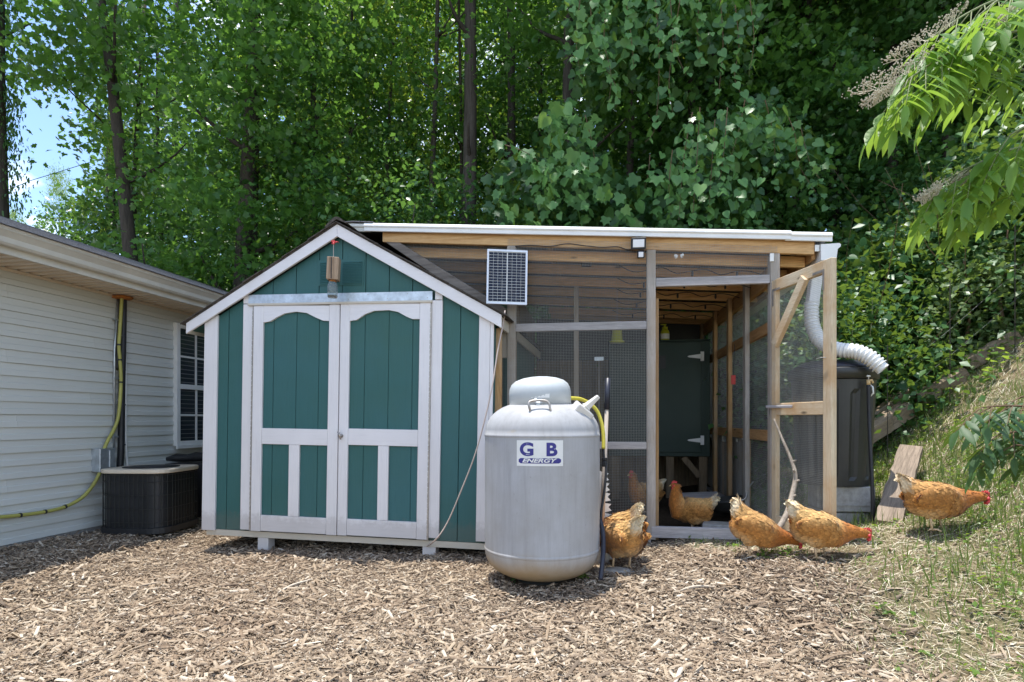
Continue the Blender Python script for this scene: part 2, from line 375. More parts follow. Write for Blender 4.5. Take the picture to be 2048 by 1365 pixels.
# ------------------------------------------------------------------ frames of reference and ground
def px_at(px, py, Y): return Vector(((px-1024)/F*Y, Y, CAMZ+(HOR-py)/F*Y))
def frame(origin, yaw, lean=0):
    return Matrix.Translation(origin) @ Matrix.Rotation(R(yaw), 4, 'Z') @ Matrix.Rotation(R(lean), 4, 'Y')
SHED = frame((-2.648, 5.10, .16), -9.8, .95)
COOP = frame((-.0165, 4.92, .15), -8.0)
HOUSE = frame((-4.06, 4.73, 0), 80.2)
def solver(Mx):
    inv = Mx.inverted()
    def f(px, py, y=0):
        o = inv @ Vector((0, 0, CAMZ)); d = inv.to_3x3() @ Vector(((px-1024)/F, 1, (HOR-py)/F)); t = (y-o.y)/d.y; p = o+d*t
        return p.x, p.z
    return f
SP, CP, HP = solver(SHED), solver(COOP), solver(HOUSE)

def sm(t): t = np.clip(t, 0, 1); return t*t*(3-2*t)
BX = [-50, 1.9, 2.6, 3.2, 3.7, 4.7, 6, 9, 20, 60]; BZ = [0, 0, .13, .42, .80, 1.65, 2.5, 3.6, 5, 8]
def height(x, y):
    x = np.asarray(x, float); y = np.asarray(y, float)
    base = .15*sm((x-.2)/1.3)*sm((y-2.4)/1.6)
    left = .07*sm((-x-2.6)/.9)*sm((y-3.0)/1.2)
    xe = x-np.maximum(0, 3.9-y)*.25
    bank = np.interp(xe, BX, BZ)*sm((y-.2)/2)
    hill = .20*np.maximum(0, y-8.5)*sm((x+9)/6)
    rough = .012*np.sin(x*3.1+1.3*y)*np.sin(y*2.3-x) + .007*np.sin(x*9.1+y*4)*np.sin(y*8.3)
    base = base+.085*sm((x-1.2)/.7)*sm((4.45-y)/.4)*sm((y-2.6)/.9)*(1-sm((x-2.5)/.5))
    mound = .055*np.exp(-(((x-.2)/.42)**2+((y-3.95)/.42)**2)**2)
    return base+left+bank+hill+rough+mound
def hz(x, y): return float(height(x, y))
def ground_hit(px, py):
    lo = .8
    for i in range(4000):
        Y = lo+i*.004; p = px_at(px, py, Y)
        if p.z <= hz(p.x, p.y): return p
    return px_at(px, py, 10)

# ------------------------------------------------------------------ ground
def make_ground():
    xs = np.concatenate([np.linspace(-60, -6, 28)[:-1], np.linspace(-6, 7, 175), np.linspace(7, 60, 28)[1:]])
    ys = np.concatenate([np.linspace(-8, 1.5, 14)[:-1], np.linspace(1.5, 9, 130), np.linspace(9, 75, 40)[1:]])
    X, Y = np.meshgrid(xs, ys); Z = height(X, Y)
    V = np.stack([X, Y, Z], -1).reshape(-1, 3); nx = len(xs); i = np.arange(len(ys)-1)[:, None]*nx+np.arange(nx-1)[None]
    i = i.ravel(); me = np_mesh('ground', V, np.stack([i, i+1, i+nx+1, i+nx], 1), 'ground', True)
    x, y = V[:, 0], V[:, 1]
    bank = sm((x-np.maximum(0, 3.9-y)*.25-1.45+.25*np.sin(y*3))/.6)
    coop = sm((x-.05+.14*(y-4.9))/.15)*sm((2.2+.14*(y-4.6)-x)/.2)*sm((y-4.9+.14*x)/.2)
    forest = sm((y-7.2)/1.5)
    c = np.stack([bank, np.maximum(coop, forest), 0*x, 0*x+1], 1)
    a = me.color_attributes.new('cover', 'FLOAT_COLOR', 'POINT'); a.data.foreach_set('color', c.astype(np.float32).ravel())
    return tag(obj('ground', me), kind='structure')
ground = make_ground()

CHIP_V = np.array([(-.5,-.5,-.5),(.5,-.42,-.5),(.5,.38,-.5),(-.5,.5,-.5),(-.46,-.4,.5),(.42,-.3,.36),(.48,.3,.42),(-.5,.36,.5)])
CHIP_F = np.array([(4,5,6,7),(0,1,5,4),(1,2,6,5),(2,3,7,6),(3,0,4,7)])
def in_things(x, y):
    """places where no mulch lies: inside the shed, house, tank and coop"""
    v = SHED.inverted(); sx = v[0][0]*x+v[0][1]*y+v[0][3]; sy = v[1][0]*x+v[1][1]*y+v[1][3]
    v = HOUSE.inverted(); hy = v[1][0]*x+v[1][1]*y+v[1][3]
    v = COOP.inverted(); cx = v[0][0]*x+v[0][1]*y+v[0][3]; cy = v[1][0]*x+v[1][1]*y+v[1][3]
    return ((sx > -.1) & (sx < 2.6) & (sy > .6)) | (hy > -.02) | ((x-.2)**2+(y-3.97)**2 < .06) | ((cx > -.2) & (cy > -.02))
def mulch():
    n = 130000
    y = 2.05*(7.0/2.05)**rng.uniform(0, 1, n)**1.0; x = rng.uniform(-1, 1, n)*(.9*y+.25)
    edge = x-np.maximum(0, 3.9-y)*.25
    keep = (~in_things(x, y)) & (rng.uniform(0, 1, n) < 1-.94*sm((edge-1.2+.25*np.sin(y*3))/.75)) & (y < 6.9)
    x, y = x[keep], y[keep]; n = len(x)
    l = np.clip(rng.lognormal(-3.95, .72, n), .006, .13); w = np.clip(l*rng.uniform(.09, .40, n), .0025, .017); h = np.clip(w*rng.uniform(.2, .6, n), .0018, .008)
    P = np.stack([x, y, height(x, y)+rng.uniform(-.002, .024, n)], 1)
    az = rng.uniform(0, 2*np.pi, n); tilt = rng.normal(0, .26, n)
    # rake marks: chips lie a little more across than along
    X = np.stack([np.cos(az)*np.cos(tilt), .75*np.sin(az)*np.cos(tilt), np.sin(tilt)], 1); N = rng.normal(0, .36, (n, 3)); N[:, 2] += 1
    Xu = unit(X); N = unit(N-(N*Xu).sum(1, keepdims=True)*Xu); Yv = np.cross(N, Xu)
    order = np.argsort(-(l*w)/(y*y)); big, rest = order[:260], order[260:]
    sc = np.stack([l, w, h], 1)
    nf = 240000; yf = 2.05*(7.0/2.05)**rng.uniform(0, 1, nf); xf = rng.uniform(-1, 1, nf)*(.9*yf+.25); ef = xf-np.maximum(0, 3.9-yf)*.25
    k = (~in_things(xf, yf)) & (rng.uniform(0, 1, nf) < 1-.9*sm((ef-1.2+.25*np.sin(yf*3))/.75)); xf, yf = xf[k], yf[k]; nf = len(xf)
    lf = np.clip(rng.lognormal(-4.5, .5, nf), .004, .03); af = rng.uniform(0, 6.28, nf); Nf = rng.normal(0, .35, (nf, 3)); Nf[:, 2] += 1
    Xf, Yf, Zf = frames(np.stack([np.cos(af), np.sin(af), rng.normal(0, .3, nf)], 1), Nf)
    tag(obj('mulch_fines', scatter('mulch_fines', np.array([(-.5,0,0),(.5,.1,0),(.3,1,.1),(-.4,.9,.1)]), np.array([(0,1,2,3)]), np.stack([xf, yf, height(xf, yf)+rng.uniform(.002, .022, nf)], 1), Xf, Yf, Zf, np.stack([lf*rng.uniform(.15, .5, nf), lf, lf], 1), 'chip')), kind='stuff')
    tag(obj('mulch', scatter('mulch', CHIP_V, CHIP_F, P[rest], Xu[rest], Yv[rest], N[rest], sc[rest], 'chip')), kind='stuff')
    shapes = []
    for k in range(6):
        v = CHIP_V.copy(); v += rng.uniform(-.1, .1, v.shape); v[[1, 2, 5, 6]] *= np.array([1, rng.uniform(.35, .9), 1])
        shapes.append(np_mesh('wood_chip', v, CHIP_F, 'chip'))
    for k, i in enumerate(big):
        s = 1.0
        if rng.uniform() < .4: s = rng.uniform(1.25, 1.9)
        o = obj('wood_chip', shapes[k % 6], None, ground)
        m = Matrix([[*(Xu[i]*l[i]*s)], [*(Yv[i]*w[i]*(1 if s == 1 else .9))], [*(N[i]*h[i]*1.2)]]).transposed().to_4x4(); m.translation = P[i]+np.array([0, 0, .010])
        o.matrix_local = m
mulch()
# larger bark strips and sticks lying on the mulch, each placed where the photograph shows one
STICKS = [(812,382,1010,352),(1240,390,1390,372),(1640,420,1830,335),(50,540,185,470),(1100,1260,1095,1290)]
def strip(px0, py0, px1, py1, w=.012, h=.008, bend=.1, mt='chip'):
    a, b = ground_hit(px0, py0), ground_hit(px1, py1); pts = []
    for i in range(6):
        t = i/5; p = a.lerp(b, t); s = (b-a).normalized().cross(Vector((0, 0, 1)))*math.sin(t*math.pi)*bend*(b-a).length; p += s
        pts.append(Vector((p.x, p.y, hz(p.x, p.y)+.014+h)))
    rr = [w*q for q in (.5, .95, 1, .9, .8, .4)]
    m = MB(); m.tube(pts, rr, 6); return m.build('bark_strip', mt, ground)
for a in ((276,1180,345,1171),(436,1181,478,1176),(556,1193,625,1165),(17,1232,62,1211),(300,1245,412,1233),(605,1208,700,1160),(785,1165,838,1175),
          (817,1237,868,1218),(983,1248,1036,1233),(1093,1290,1112,1234),(1125,1281,1152,1309),(860,1360,900,1345),(1170,1255,1120,1250),(1800,1270,1845,1262),
          (640,1254,700,1240),(930,1200,960,1212),(1360,1190,1430,1182),(250,1315,320,1290),(480,1345,560,1330),(1400,1300,1470,1312),(1650,1330,1700,1318)):
    strip(*a, w=random.uniform(.006, .011), bend=random.uniform(-.15, .15))

# ------------------------------------------------------------------ house on the left
house = thing('house', 'house of pale vinyl lap siding with a beige soffit, left of the shed', 'house', HOUSE)
n = 21; z0, z1 = .10, 2.29; ch = (z1-z0)/n
sb = MB(); c = ch
sb.add([(0, 0, 0), (1, 0, 0), (1, -.016, .002), (0, -.016, .002), (0, -.012, .045), (1, -.012, .045), (0, -.004, .052), (1, -.004, .052), (0, -.002, c), (1, -.002, c), (0, .01, c), (1, .01, c), (0, .01, 0), (1, .01, 0)],
       [(0, 1, 2, 3), (3, 2, 5, 4), (4, 5, 7, 6), (6, 7, 9, 8), (8, 9, 11, 10), (12, 13, 1, 0), (10, 11, 13, 12), (1, 13, 11, 9, 7, 5, 2), (0, 3, 4, 6, 8, 10, 12)])
sbm = sb.mesh('siding_board')
for i in range(n):
    j = [-.55, .85, -1.3, 2.6, .1][i % 5]+random.uniform(-.08, .08)
    o = obj('siding_board', sbm, 'siding', house); o.location = (-5, 0, z0+i*ch+random.uniform(-.001, .001)); o.scale = (j+5.03, 1, 1)
    o = obj('siding_board', sbm, 'siding', house); o.location = (j, -.0018, z0+i*ch+random.uniform(-.001, .001)); o.scale = (6-j, 1, 1)
MB().box(-5, 6, .0, .25, -.1, .10).build('foundation', 'concrete', house)
MB().box(-5, 6, .011, .10, .10, 2.34).build('wall_core', 'siding', house)
MB().box(-5, 6, -.028, -.0025, 2.29, 2.31).build('soffit_trim', 'soffit', house)
sp = MB(); w = .098
sp.add([(0, -.46, 0), (0, 0, 0), (w*.42, -.46, 0), (w*.42, 0, 0), (w*.46, -.46, .022), (w*.46, 0, .022), (w*.94, -.46, .022), (w*.94, 0, .022), (w, -.46, 0), (w, 0, 0)],
       [(0, 1, 3, 2), (2, 3, 5, 4), (4, 5, 7, 6), (6, 7, 9, 8)])
spm = sp.mesh('soffit_panel')
for i in range(80):
    o = obj('soffit_panel', spm, 'soffit', house); o.location = (-3+i*w, 0, 2.312)
MB().box(-5, 6, -.482, -.46, 2.295, 2.455).build('fascia_board', 'fascia', house)
g = MB()   # K-style gutter profile swept along the eave
prof = [(-.484, 2.345), (-.535, 2.345), (-.552, 2.36), (-.556, 2.395), (-.585, 2.425), (-.598, 2.435), (-.598, 2.455), (-.588, 2.455), (-.588, 2.44), (-.545, 2.40), (-.54, 2.36), (-.484, 2.352)]
k = len(prof); g.add([(-5, y, z) for y, z in prof]+[(6, y, z) for y, z in prof], [(i, (i+1) % k, (i+1) % k+k, i+k) for i in range(k)]+[tuple(range(k))])
g.build('gutter', 'fascia', house)
roof = MB(); pit = math.tan(R(19.3))
roof.add([(-5, -.60, 2.462), (6, -.60, 2.462), (6, 2.6, 2.462+3.2*pit), (-5, 2.6, 2.462+3.2*pit), (-5, -.60, 2.448), (6, -.60, 2.448), (6, 2.6, 2.448+3.2*pit), (-5, 2.6, 2.448+3.2*pit)],
         [(0, 1, 2, 3), (7, 6, 5, 4), (0, 4, 5, 1), (1, 5, 6, 2), (2, 6, 7, 3), (3, 7, 4, 0)])
roof = roof.build('roof', 'white_metal', house)
scm = MB(); d = .155
scm.add([(-5, 0, .003), (6, 0, .003), (6, 0, .011), (-5, 0, .011), (6, d, .005+d*pit), (-5, d, .005+d*pit)], [(0, 1, 2, 3), (3, 2, 4, 5)])
scm = scm.mesh('shingle_course')
for i in range(20):
    o = obj('shingle_course', scm, 'shingle', roof); y = -.632+i*d; o.location = (0, y, 2.462+(y+.60)*pit+.004)

# window on the house wall
wx0, wz1 = HP(350, 645, -.03); _, wz0 = HP(350, 893, -.03); wx1 = wx0+.95
win = MB(); fr = .055
for b in ((wx0, wx0+fr, wz0, wz1), (wx1-fr, wx1, wz0, wz1), (wx0+fr, wx1-fr, wz1-fr, wz1), (wx0+fr, wx1-fr, wz0, wz0+fr)): win.box(b[0], b[1], -.056, -.004, b[2], b[3])
win.box(wx0-.02, wx1+.02, -.080, -.0565, wz0-.03, wz0+.012)
win = win.build('window', 'white_metal', house, bev=.003)
zm = wz0+(wz1-wz0)*.485
MB().box(wx0+fr, wx1-fr, -.050, -.022, zm-.028, zm+.028).build('meeting_rail', 'white_metal', win, bev=.003)
for a, b, yy in ((wz0+fr, zm-.028, -.027), (zm+.028, wz1-fr, -.022)):
    MB().box(wx0+fr, wx1-fr, yy, yy+.003, a, b).build('pane', 'glass', win)
    mu = MB()
    for q in (1, 2): x = wx0+fr+(wx1-wx0-2*fr)*q/3; mu.box(x-.011, x+.011, yy-.012, yy-.001, a, b)
    mu.box(wx0+fr, wx1-fr, yy-.0125, yy-.0115, (a+b)/2-.011, (a+b)/2+.011); mu.build('muntin', 'white_metal', win)
bl = MB(); z = wz0+fr+.03
while z < wz1-fr-.05:
    y_ = -.0292 if z < zm else -.0242
    if abs(z-zm) > .035: bl.box(wx0+fr+.01, wx1-fr-.01, y_, y_+.0015, z, z+(.006 if z < zm else .009))
    z += .048
tag(bl.build('blind', 'blind', win), kind='stuff')

# pipes and lines on the house wall
def wall_pts(l, y=-.035): return [(HP(px, py, yy)[0], yy, HP(px, py, yy)[1]) for px, py, yy in [(p[0], p[1], p[2] if len(p) > 2 else y) for p in l]]
def smooth_path(pts, sub=6):
    P = [Vector(p) for p in pts]; out = []
    for i in range(len(P)-1):
        a, b, c, d = P[max(i-1, 0)], P[i], P[i+1], P[min(i+2, len(P)-1)]
        for k in range(sub):
            t = k/sub; out.append(.5*((2*b)+(c-a)*t+(2*a-5*b+4*c-d)*t*t+(3*b-a-3*c+d)*t**3))
    out.append(P[-1]); return out
gas = thing('gas_line', 'yellow coated flexible gas line curving down the house wall', 'gas pipe', HOUSE)
gp = wall_pts([(244,592),(241,640),(238,690),(240,720),(242,765),(238,825),(230,855),(214,885),(207,905),(203,935),(190,965),(165,995),(130,1014),(90,1024),(40,1031),(-40,1038)], -.075)
MB().tube(smooth_path(gp), .0155, 10).build('pipe', 'olive', gas, True)
for i in (2, 3, 4, 12, 13, 14):
    p = Vector(gp[i]); d = (Vector(gp[i+1])-Vector(gp[i-1])).normalized(); MB().tube([p-d*.008, p+d*.008], .019, 10).build('clip', 'black', gas)
lines = thing('refrigerant_line', 'black insulated refrigerant lines running up the house wall to orange foam', 'pipe', HOUSE)
MB().tube(smooth_path(wall_pts([(247,592),(246,680),(244,760),(243,840),(242,900),(240,940)], -.045)), .030, 12).build('pipe', 'black', lines, True)
MB().tube(smooth_path(wall_pts([(238,594),(236,680),(234,740)], -.03)), .016, 8).build('pipe', 'black', lines, True)
fx, fz = HP(244, 594, -.05); fm = MB(); fm.lathe([(.02, -.028), (.085, -.022), (.10, -.006), (.07, .006), (.03, .008)], 12, (fx, -.05, 2.305)); fm.build('sealing_foam', 'rust', lines, True)
for i, py in enumerate((620, 672, 740, 810, 890)):
    x, z = HP(245, py, -.05); MB().lathe([(.033, -.005), (.033, .005)], 12, (x, -.045, z)).build('strap', 'navy', lines)
pvc = thing('drain_pipe', 'thin white drain pipe beside the black lines on the house wall', 'pipe', HOUSE)
MB().tube(smooth_path(wall_pts([(250,690),(251,760),(251,850),(252,900),(256,945)], -.03)), .012, 8).build('pipe', 'white_plastic', pvc, True)
cd = thing('conduit', 'thin grey conduit running down the house wall into a grey box', 'conduit', HOUSE)
MB().tube(wall_pts([(236,600),(229,700),(228,900)], -.025), .011, 8).build('pipe', 'galv', cd, True)
for py in (640, 757, 874): x, z = HP(230, py, -.02); MB().box(x-.03, x+.03, -.040, -.019, z-.008, z+.008).build('bracket', 'galv', cd)
dx0, dz1 = HP(200, 898, -.1); dx1, dz0 = HP(231, 938, -.1)
disc = thing('disconnect_box', 'grey electrical disconnect box on the house wall behind the air conditioner', 'electrical box', HOUSE)
MB().box(dx0, dx1, -.10, -.003, dz0-.02, dz1).build('case', 'galv', disc, bev=.004)
MB().box(dx0+.10, dx1-.02, -.108, -.101, dz0+.02, dz1-.02).build('cover', 'galv', disc, bev=.003)

# air conditioner
def rrect(hx, hy, r, n=5):
    out = []
    for cx, cy, a in ((hx-r, hy-r, 0), (-hx+r, hy-r, 90), (-hx+r, -hy+r, 180), (hx-r, -hy+r, 270)):
        for i in range(n+1): t = R(a+90*i/n); out.append((cx+r*math.cos(t), cy+r*math.sin(t)))
    return out
def loop_extrude(poly, z0, z1, m=None):
    m = m or MB(); n = len(poly)
    return m.add([(x, y, z0) for x, y in poly]+[(x, y, z1) for x, y in poly], [(i, (i+1) % n, (i+1) % n+n, i+n) for i in range(n)]+[tuple(range(n-1, -1, -1)), tuple(range(n, 2*n))])
ac = thing('air_conditioner', 'dark grilled air conditioner unit with a pale lid against the house wall', 'air conditioner', frame((-3.39, 5.61, .085), -3))
loop_extrude(rrect(.29, .29, .13), .02, .54).build('coil', 'black', ac)
loop_extrude(rrect(.325, .325, .15), 0, .05).build('base_pan', 'black', ac)
loop_extrude(rrect(.325, .325, .15), .535, .572).build('lid', 'soffit', ac, bev=.006)
MB().lathe([(.235, .573), (.235, .578), (.10, .586), (.01, .588)], 28).build('fan_guard', 'black', ac, True)
path = rrect(.312, .312, .14, 4); per = []
for i in range(len(path)):
    a, b = Vector((*path[i], 0)), Vector((*path[(i+1) % len(path)], 0)); k = max(1, round((b-a).length/.042))
    per += [a.lerp(b, q/k) for q in range(k)]
gb = MB().box(-.0028, .0028, -.0028, .0028, .05, .535).mesh('grille_bar')
for p in per: o = obj('grille_bar', gb, 'dark_can', ac); o.location = p
for z in (.10, .22, .34, .46, .52): MB().tube([(x, y, z) for x, y in path+[path[0]]], .003, 4).build('grille_hoop', 'dark_can', ac)
bun = thing('black_bin', 'low black bin with a crumpled dark lid behind the air conditioner', 'bin', frame((-3.38, 6.38, .09), 0))  # made-up bundle standing in for an unclear dark object
loop_extrude(rrect(.24, .2, .05), 0, .55).build('tub', 'black', bun)
lm = MB(); lm.tube([(-.30, -.03, .59), (-.2, -.02, .605), (-.1, .01, .60), (0, 0, .615), (.12, -.02, .612), (.22, .01, .62), (.34, 0, .615)], [.02, .045, .04, .05, .045, .045, .02], 8); lm.build('lid', 'black', bun, True)

# ------------------------------------------------------------------ shed
shed = thing('shed', 'teal garden shed with white trim and white double doors on short posts', 'shed', SHED)
YR = -.06
apx, apz_b = SP(674, 473, YR); _, apz_t = SP(674, 449, YR)
lx, lzt = SP(372, 647, YR); _, lzb = SP(372, 668, YR)
rx, rzt = SP(1003, 630, YR); _, rzb = SP(1003, 656, YR)
sl = (apz_t-lzt)/(apx-lx); sr = (apz_t-rzt)/(rx-apx)
def under(x): return apz_b-(apx-x)*sl if x < apx else apz_b-(x-apx)*sr
X0 = SP(406, 900, -.02)[0]; X1 = SP(984, 900, -.02)[0]
ZB = SP(690, 1072, 0)[1]
def top_poly(x0, x1, z0, dz=0):
    p = [(x0, z0), (x1, z0), (x1, under(x1)+dz)]
    if x0 < apx < x1: p.append((apx, under(apx)+dz))
    p.append((x0, under(x0)+dz)); return p
def SX(px, py=850, y=0): return SP(px, py, y)[0]
def SZ(py, px=690, y=0): return SP(px, py, y)[1]
MB().prism(top_poly(X0+.02, X1-.02, ZB, .01), .016, .03).build('front_sheathing', 'teal', shed)
edges = [SX(p) for p in (420, 455, 494, 542, 588, 634, 680, 727, 774, 821, 868, 918, 968)]
zs = SZ(592)
for a, b in zip(edges[:-1], edges[1:]):
    zlow = ZB if (b < SX(500) or a > SX(862)) else zs
    MB().prism(top_poly(a+.0028, b-.0028, zlow, .012), 0, .0145).build('siding_board', 'teal', shed, bev=.0015)
D = 2.35
for x, nm in ((X0+.01, 'side_wall'), (X1-.012, 'side_wall')):
    MB().box(x-.012, x+.012, .032, D, ZB, under(x)+.02).build(nm, 'teal', shed)
MB().prism(top_poly(X0+.02, X1-.02, ZB, .01), D-.02, D).build('rear_wall', 'teal', shed)
# corner boards and jambs
def trim(p0, p1, ptop, pbot, y0=-.024, y1=-.002, nm='trim_board', mt='white', fit=False):
    x0, x1 = SX(p0, 850, y0), SX(p1, 850, y0); pm = (p0+p1)/2
    zb = SP(pm, pbot, y0)[1]
    poly = [(x0, zb), (x1, zb), (x1, under(x1)+.015), (x0, under(x0)+.015)] if fit else [(x0, zb), (x1, zb), (x1, SP(pm, ptop, y0)[1]), (x0, SP(pm, ptop, y0)[1])]
    return MB().prism(poly, y0, y1).build(nm, mt, shed, bev=.002)
trim(406, 432, 0, 1061, fit=True); trim(955, 977, 0, 1084, fit=True); trim(977.6, 984.5, 0, 1084, y0=-.020, fit=True)
trim(483, 502.5, 609, 1060, nm='door_jamb'); trim(860, 881, 601, 1077, nm='door_jamb')
trim(483, 497, 591, 607.5, nm='door_jamb'); trim(866, 880.5, 582, 599.5, nm='door_jamb')
fl0, flz1 = SP(497.5, 589, -.028); fl1, _ = SP(865, 583, -.028); _, flz0 = SP(690, 605, -.028); flz1 = SP(690, 586.5, -.028)[1]
fz0 = SP(690, 604, -.028)[1]
MB().box(fl0, fl1, -.030, -.003, fz0, flz1).build('flashing_strip', 'galv', shed)
for i in range(10):
    x = fl0+.06+i*(fl1-fl0-.1)/9; MB().lathe([(.004, -.0015), (.003, .0015)], 8, (0, 0, 0), Matrix.Translation((x, -.0322, fz0+(.02 if i % 2 else .055))) @ Matrix.Rotation(R(90), 4, 'X')).build('nail_head', 'steel', shed)
MB().box(fl0, fl1, -.045, -.002, SZ(610.5), fz0-.002).build('drip_cap', 'cream', shed, bev=.002)
MB().box(X0+.03, X1-.02, -.001, .03, ZB-.052, ZB-.003).build('floor_rim', 'cream', shed)
MB().box(X0+.03, X1-.02, .031, D, ZB-.05, ZB-.003).build('floor_deck', 'darkwood', shed)
for p0, p1, pb in ((515, 536, 1096), (845, 871, 1113)):
    x0, x1 = SX(p0, 1080), SX(p1, 1080)
    for y in (.0, 1.1, 2.2): MB().box(x0, x1, y+.005, y+.10, ZB-.30, ZB-.054).build('post', 'white', shed)
# doors
DY0, DY1 = -.036, -.014
def leaf(name, l0, l1, r0, r1, top, midt, midb, bott, botb, arch, cuts, mul, topl):
    x = lambda p, py=850: SP(p, py, DY0)[0]
    z = lambda py, p: SP(p, py, DY0)[1]
    pm = (l0+r1)/2
    d = MB().box(x(l0)+.003, x(r1)-.003, -.0055, -.002, z(botb-4, pm), z(top+3, pm)).build('door', 'teal', shed)
    xs = [x(c) for c in cuts]
    for a, b in zip(xs[:-1], xs[1:]):
        MB().box(a+.0025, b-.0025, -.0125, -.006, z(bott+1, pm), z(top+4, pm)).build('panel_board', 'teal', d, bev=.0012)
    for a, b in ((l0, l1), (r0, r1)):
        MB().box(x(a), x(b), DY0, DY1, z(botb, pm), z(top, pm)).build('stile', 'white', d, bev=.002)
    e = .0015
    poly = [(x(px), z(py, px)) for px, py in arch]; poly[0] = (x(l1)+e, poly[0][1]); poly[-1] = (x(r0)-e, poly[-1][1])
    MB().prism(poly+[(x(r0)-e, z(top+.4, r0)), (x(l1)+e, z(top+.4, l1))], DY0+.001, DY1).build('top_rail', 'whiteh', d)
    MB().box(x(l1)+e, x(r0)-e, DY0+.0012, DY1, z(midb, pm), z(midt, pm)).build('middle_rail', 'whiteh', d, bev=.002)
    MB().box(x(l1)+e, x(r0)-e, DY0+.0012, DY1, z(botb-1, pm), z(bott, pm)).build('bottom_rail', 'whiteh', d, bev=.002)
    MB().box(x(mul[0]), x(mul[1]), DY0+.002, DY1, z(bott, pm)+e, z(midb, pm)-e).build('mullion', 'white', d, bev=.002)
    return d
dl = leaf('door', 504, 523, 655, 675.5, 611, 858, 890, 1034, 1067,
     [(524,645.4),(537,643),(550,635),(565,627.5),(588,623.6),(609,626),(627,635),(642,641.5),(653.6,642.3)], (520,542,588,633,658), (578,599), 611)
dr = leaf('door', 677.5, 696, 836, 857, 607, 859, 892, 1042, 1076,
     [(697,642.4),(710,640),(726,629),(744,622),(773.5,620.5),(792,624),(808,633),(821,638.4),(834.7,638.4)], (693,725,773,821,839), (756.5,777.5), 607)
for px, dd in ((503.3, dl), (858.5, dr)):
    x = SX(px, 850, -.03); h = MB(); z = SZ(1070, 690)
    h.box(x-.006, x+.006, -.030, -.016, z, SZ(612)); 
    while z < SZ(620): h.box(x-.0062, x+.0062, -.036, -.0305, z, z+.034); z += .042
    h.build('hinge', 'steel', dd)
hx, hzz = SP(683, 872, -.04); hd = MB()
hd.lathe([(.014, 0), (.016, .006), (.008, .012), (.008, .03)], 12, (0, 0, 0), Matrix.Translation((hx, -.036, hzz)) @ Matrix.Rotation(R(90), 4, 'X'))
hd.tube([(hx-.018, -.068, hzz+.035), (hx-.004, -.07, hzz+.012), (hx+.006, -.068, hzz-.03)], [.007, .009, .006], 8); hd.build('handle', 'steel', dr, True)
# gable louvre
v0, vz1 = SP(638, 521, -.006); v1, vz0 = SP(727, 570, -.006)
vent = MB().box(v0, v1, -.006, -.001, vz0, vz1).build('louvre_vent', 'teal', shed)
nsl = 14
for q0, q1 in ((v0+.012, (v0+v1)/2-.012), ((v0+v1)/2+.012, v1-.012)):
    for i in range(nsl):
        z = vz0+.015+i*(vz1-vz0-.03)/nsl
        MB().add([(q0, -.007, z+.010), (q1, -.007, z+.010), (q1, -.013, z), (q0, -.013, z), (q0, -.007, z), (q1, -.007, z)], [(0, 1, 2, 3), (3, 2, 5, 4)]).build('slat', 'teal', vent)
# rake boards, roof
MB().prism([(lx, lzb), (apx-.0008, apz_b), (apx-.0008, apz_t), (lx, lzt)], YR, YR+.022).build('rake_board', 'whiteh', shed, bev=.002)
MB().prism([(apx+.0008, apz_b), (rx, rzb), (rx, rzt), (apx+.0008, apz_t)], YR, YR+.022).build('rake_board', 'whiteh', shed, bev=.002)
for x, zb, zt, s in ((lx, lzb, lzt, 1), (rx, rzb, rzt, -1)):
    MB().box(min(x, x+s*.02), max(x, x+s*.02), YR+.024, D+.05, zb+.004, zt-.014).build('eave_board', 'cream', shed)
soff = MB()
soff.add([(lx+.02, YR+.024, lzb+.03), (X0-.002, YR+.024, under(X0)-.005), (X0-.002, D, under(X0)-.005), (lx+.02, D, lzb+.03)], [(0, 1, 2, 3)])
soff.add([(rx-.02, YR+.024, rzb+.03), (X1+.002, YR+.024, under(X1)-.005), (X1+.002, D, under(X1)-.005), (rx-.02, D, rzb+.03)], [(0, 1, 2, 3)])
soff.build('eave_soffit', 'teal', shed)
for xe, ze, sgn, s in ((lx-.03, lzt-.03*sl, -1, sl), (rx+.03, rzt-.03*sr, 1, sr)):
    MB().prism([(xe, ze+.002), (apx, apz_t+.002), (apx, apz_t+.012), (xe, ze+.012)], YR-.004, D+.08).build('roof_deck', 'shingle_edge', shed)
    nC = 12; L0 = abs(apx-xe)
    for i in range(nC):
        a = xe-sgn*(-.012)+(-sgn)*L0*i/nC; b = xe+(-sgn)*L0*min(1, (i+1.35)/nC)
        za = ze+.013+abs(a-xe)*s*(1 if i else -1); zb2 = ze+.013+abs(b-xe)*s
        j = random.uniform(-.012, .012)
        MB().prism([(a, za+.0005), (b, zb2+.0005), (b, zb2+.006), (a, za+.010+random.uniform(0, .004))], YR-.014+j, D+.09).build('shingle_course', 'shingle_edge', shed)
rc = MB().prism([(apx-.10, apz_t-.02), (apx-.055, apz_t+.022), (apx-.02, apz_t+.052), (apx, apz_t+.056), (apx+.025, apz_t+.050), (apx+.09, apz_t+.006), (apx+.085, apz_t+.0), (apx, apz_t+.035), (apx-.09, apz_t-.03)], YR-.02, D+.1)
rc.build('ridge_cap', 'shingle_edge', shed)

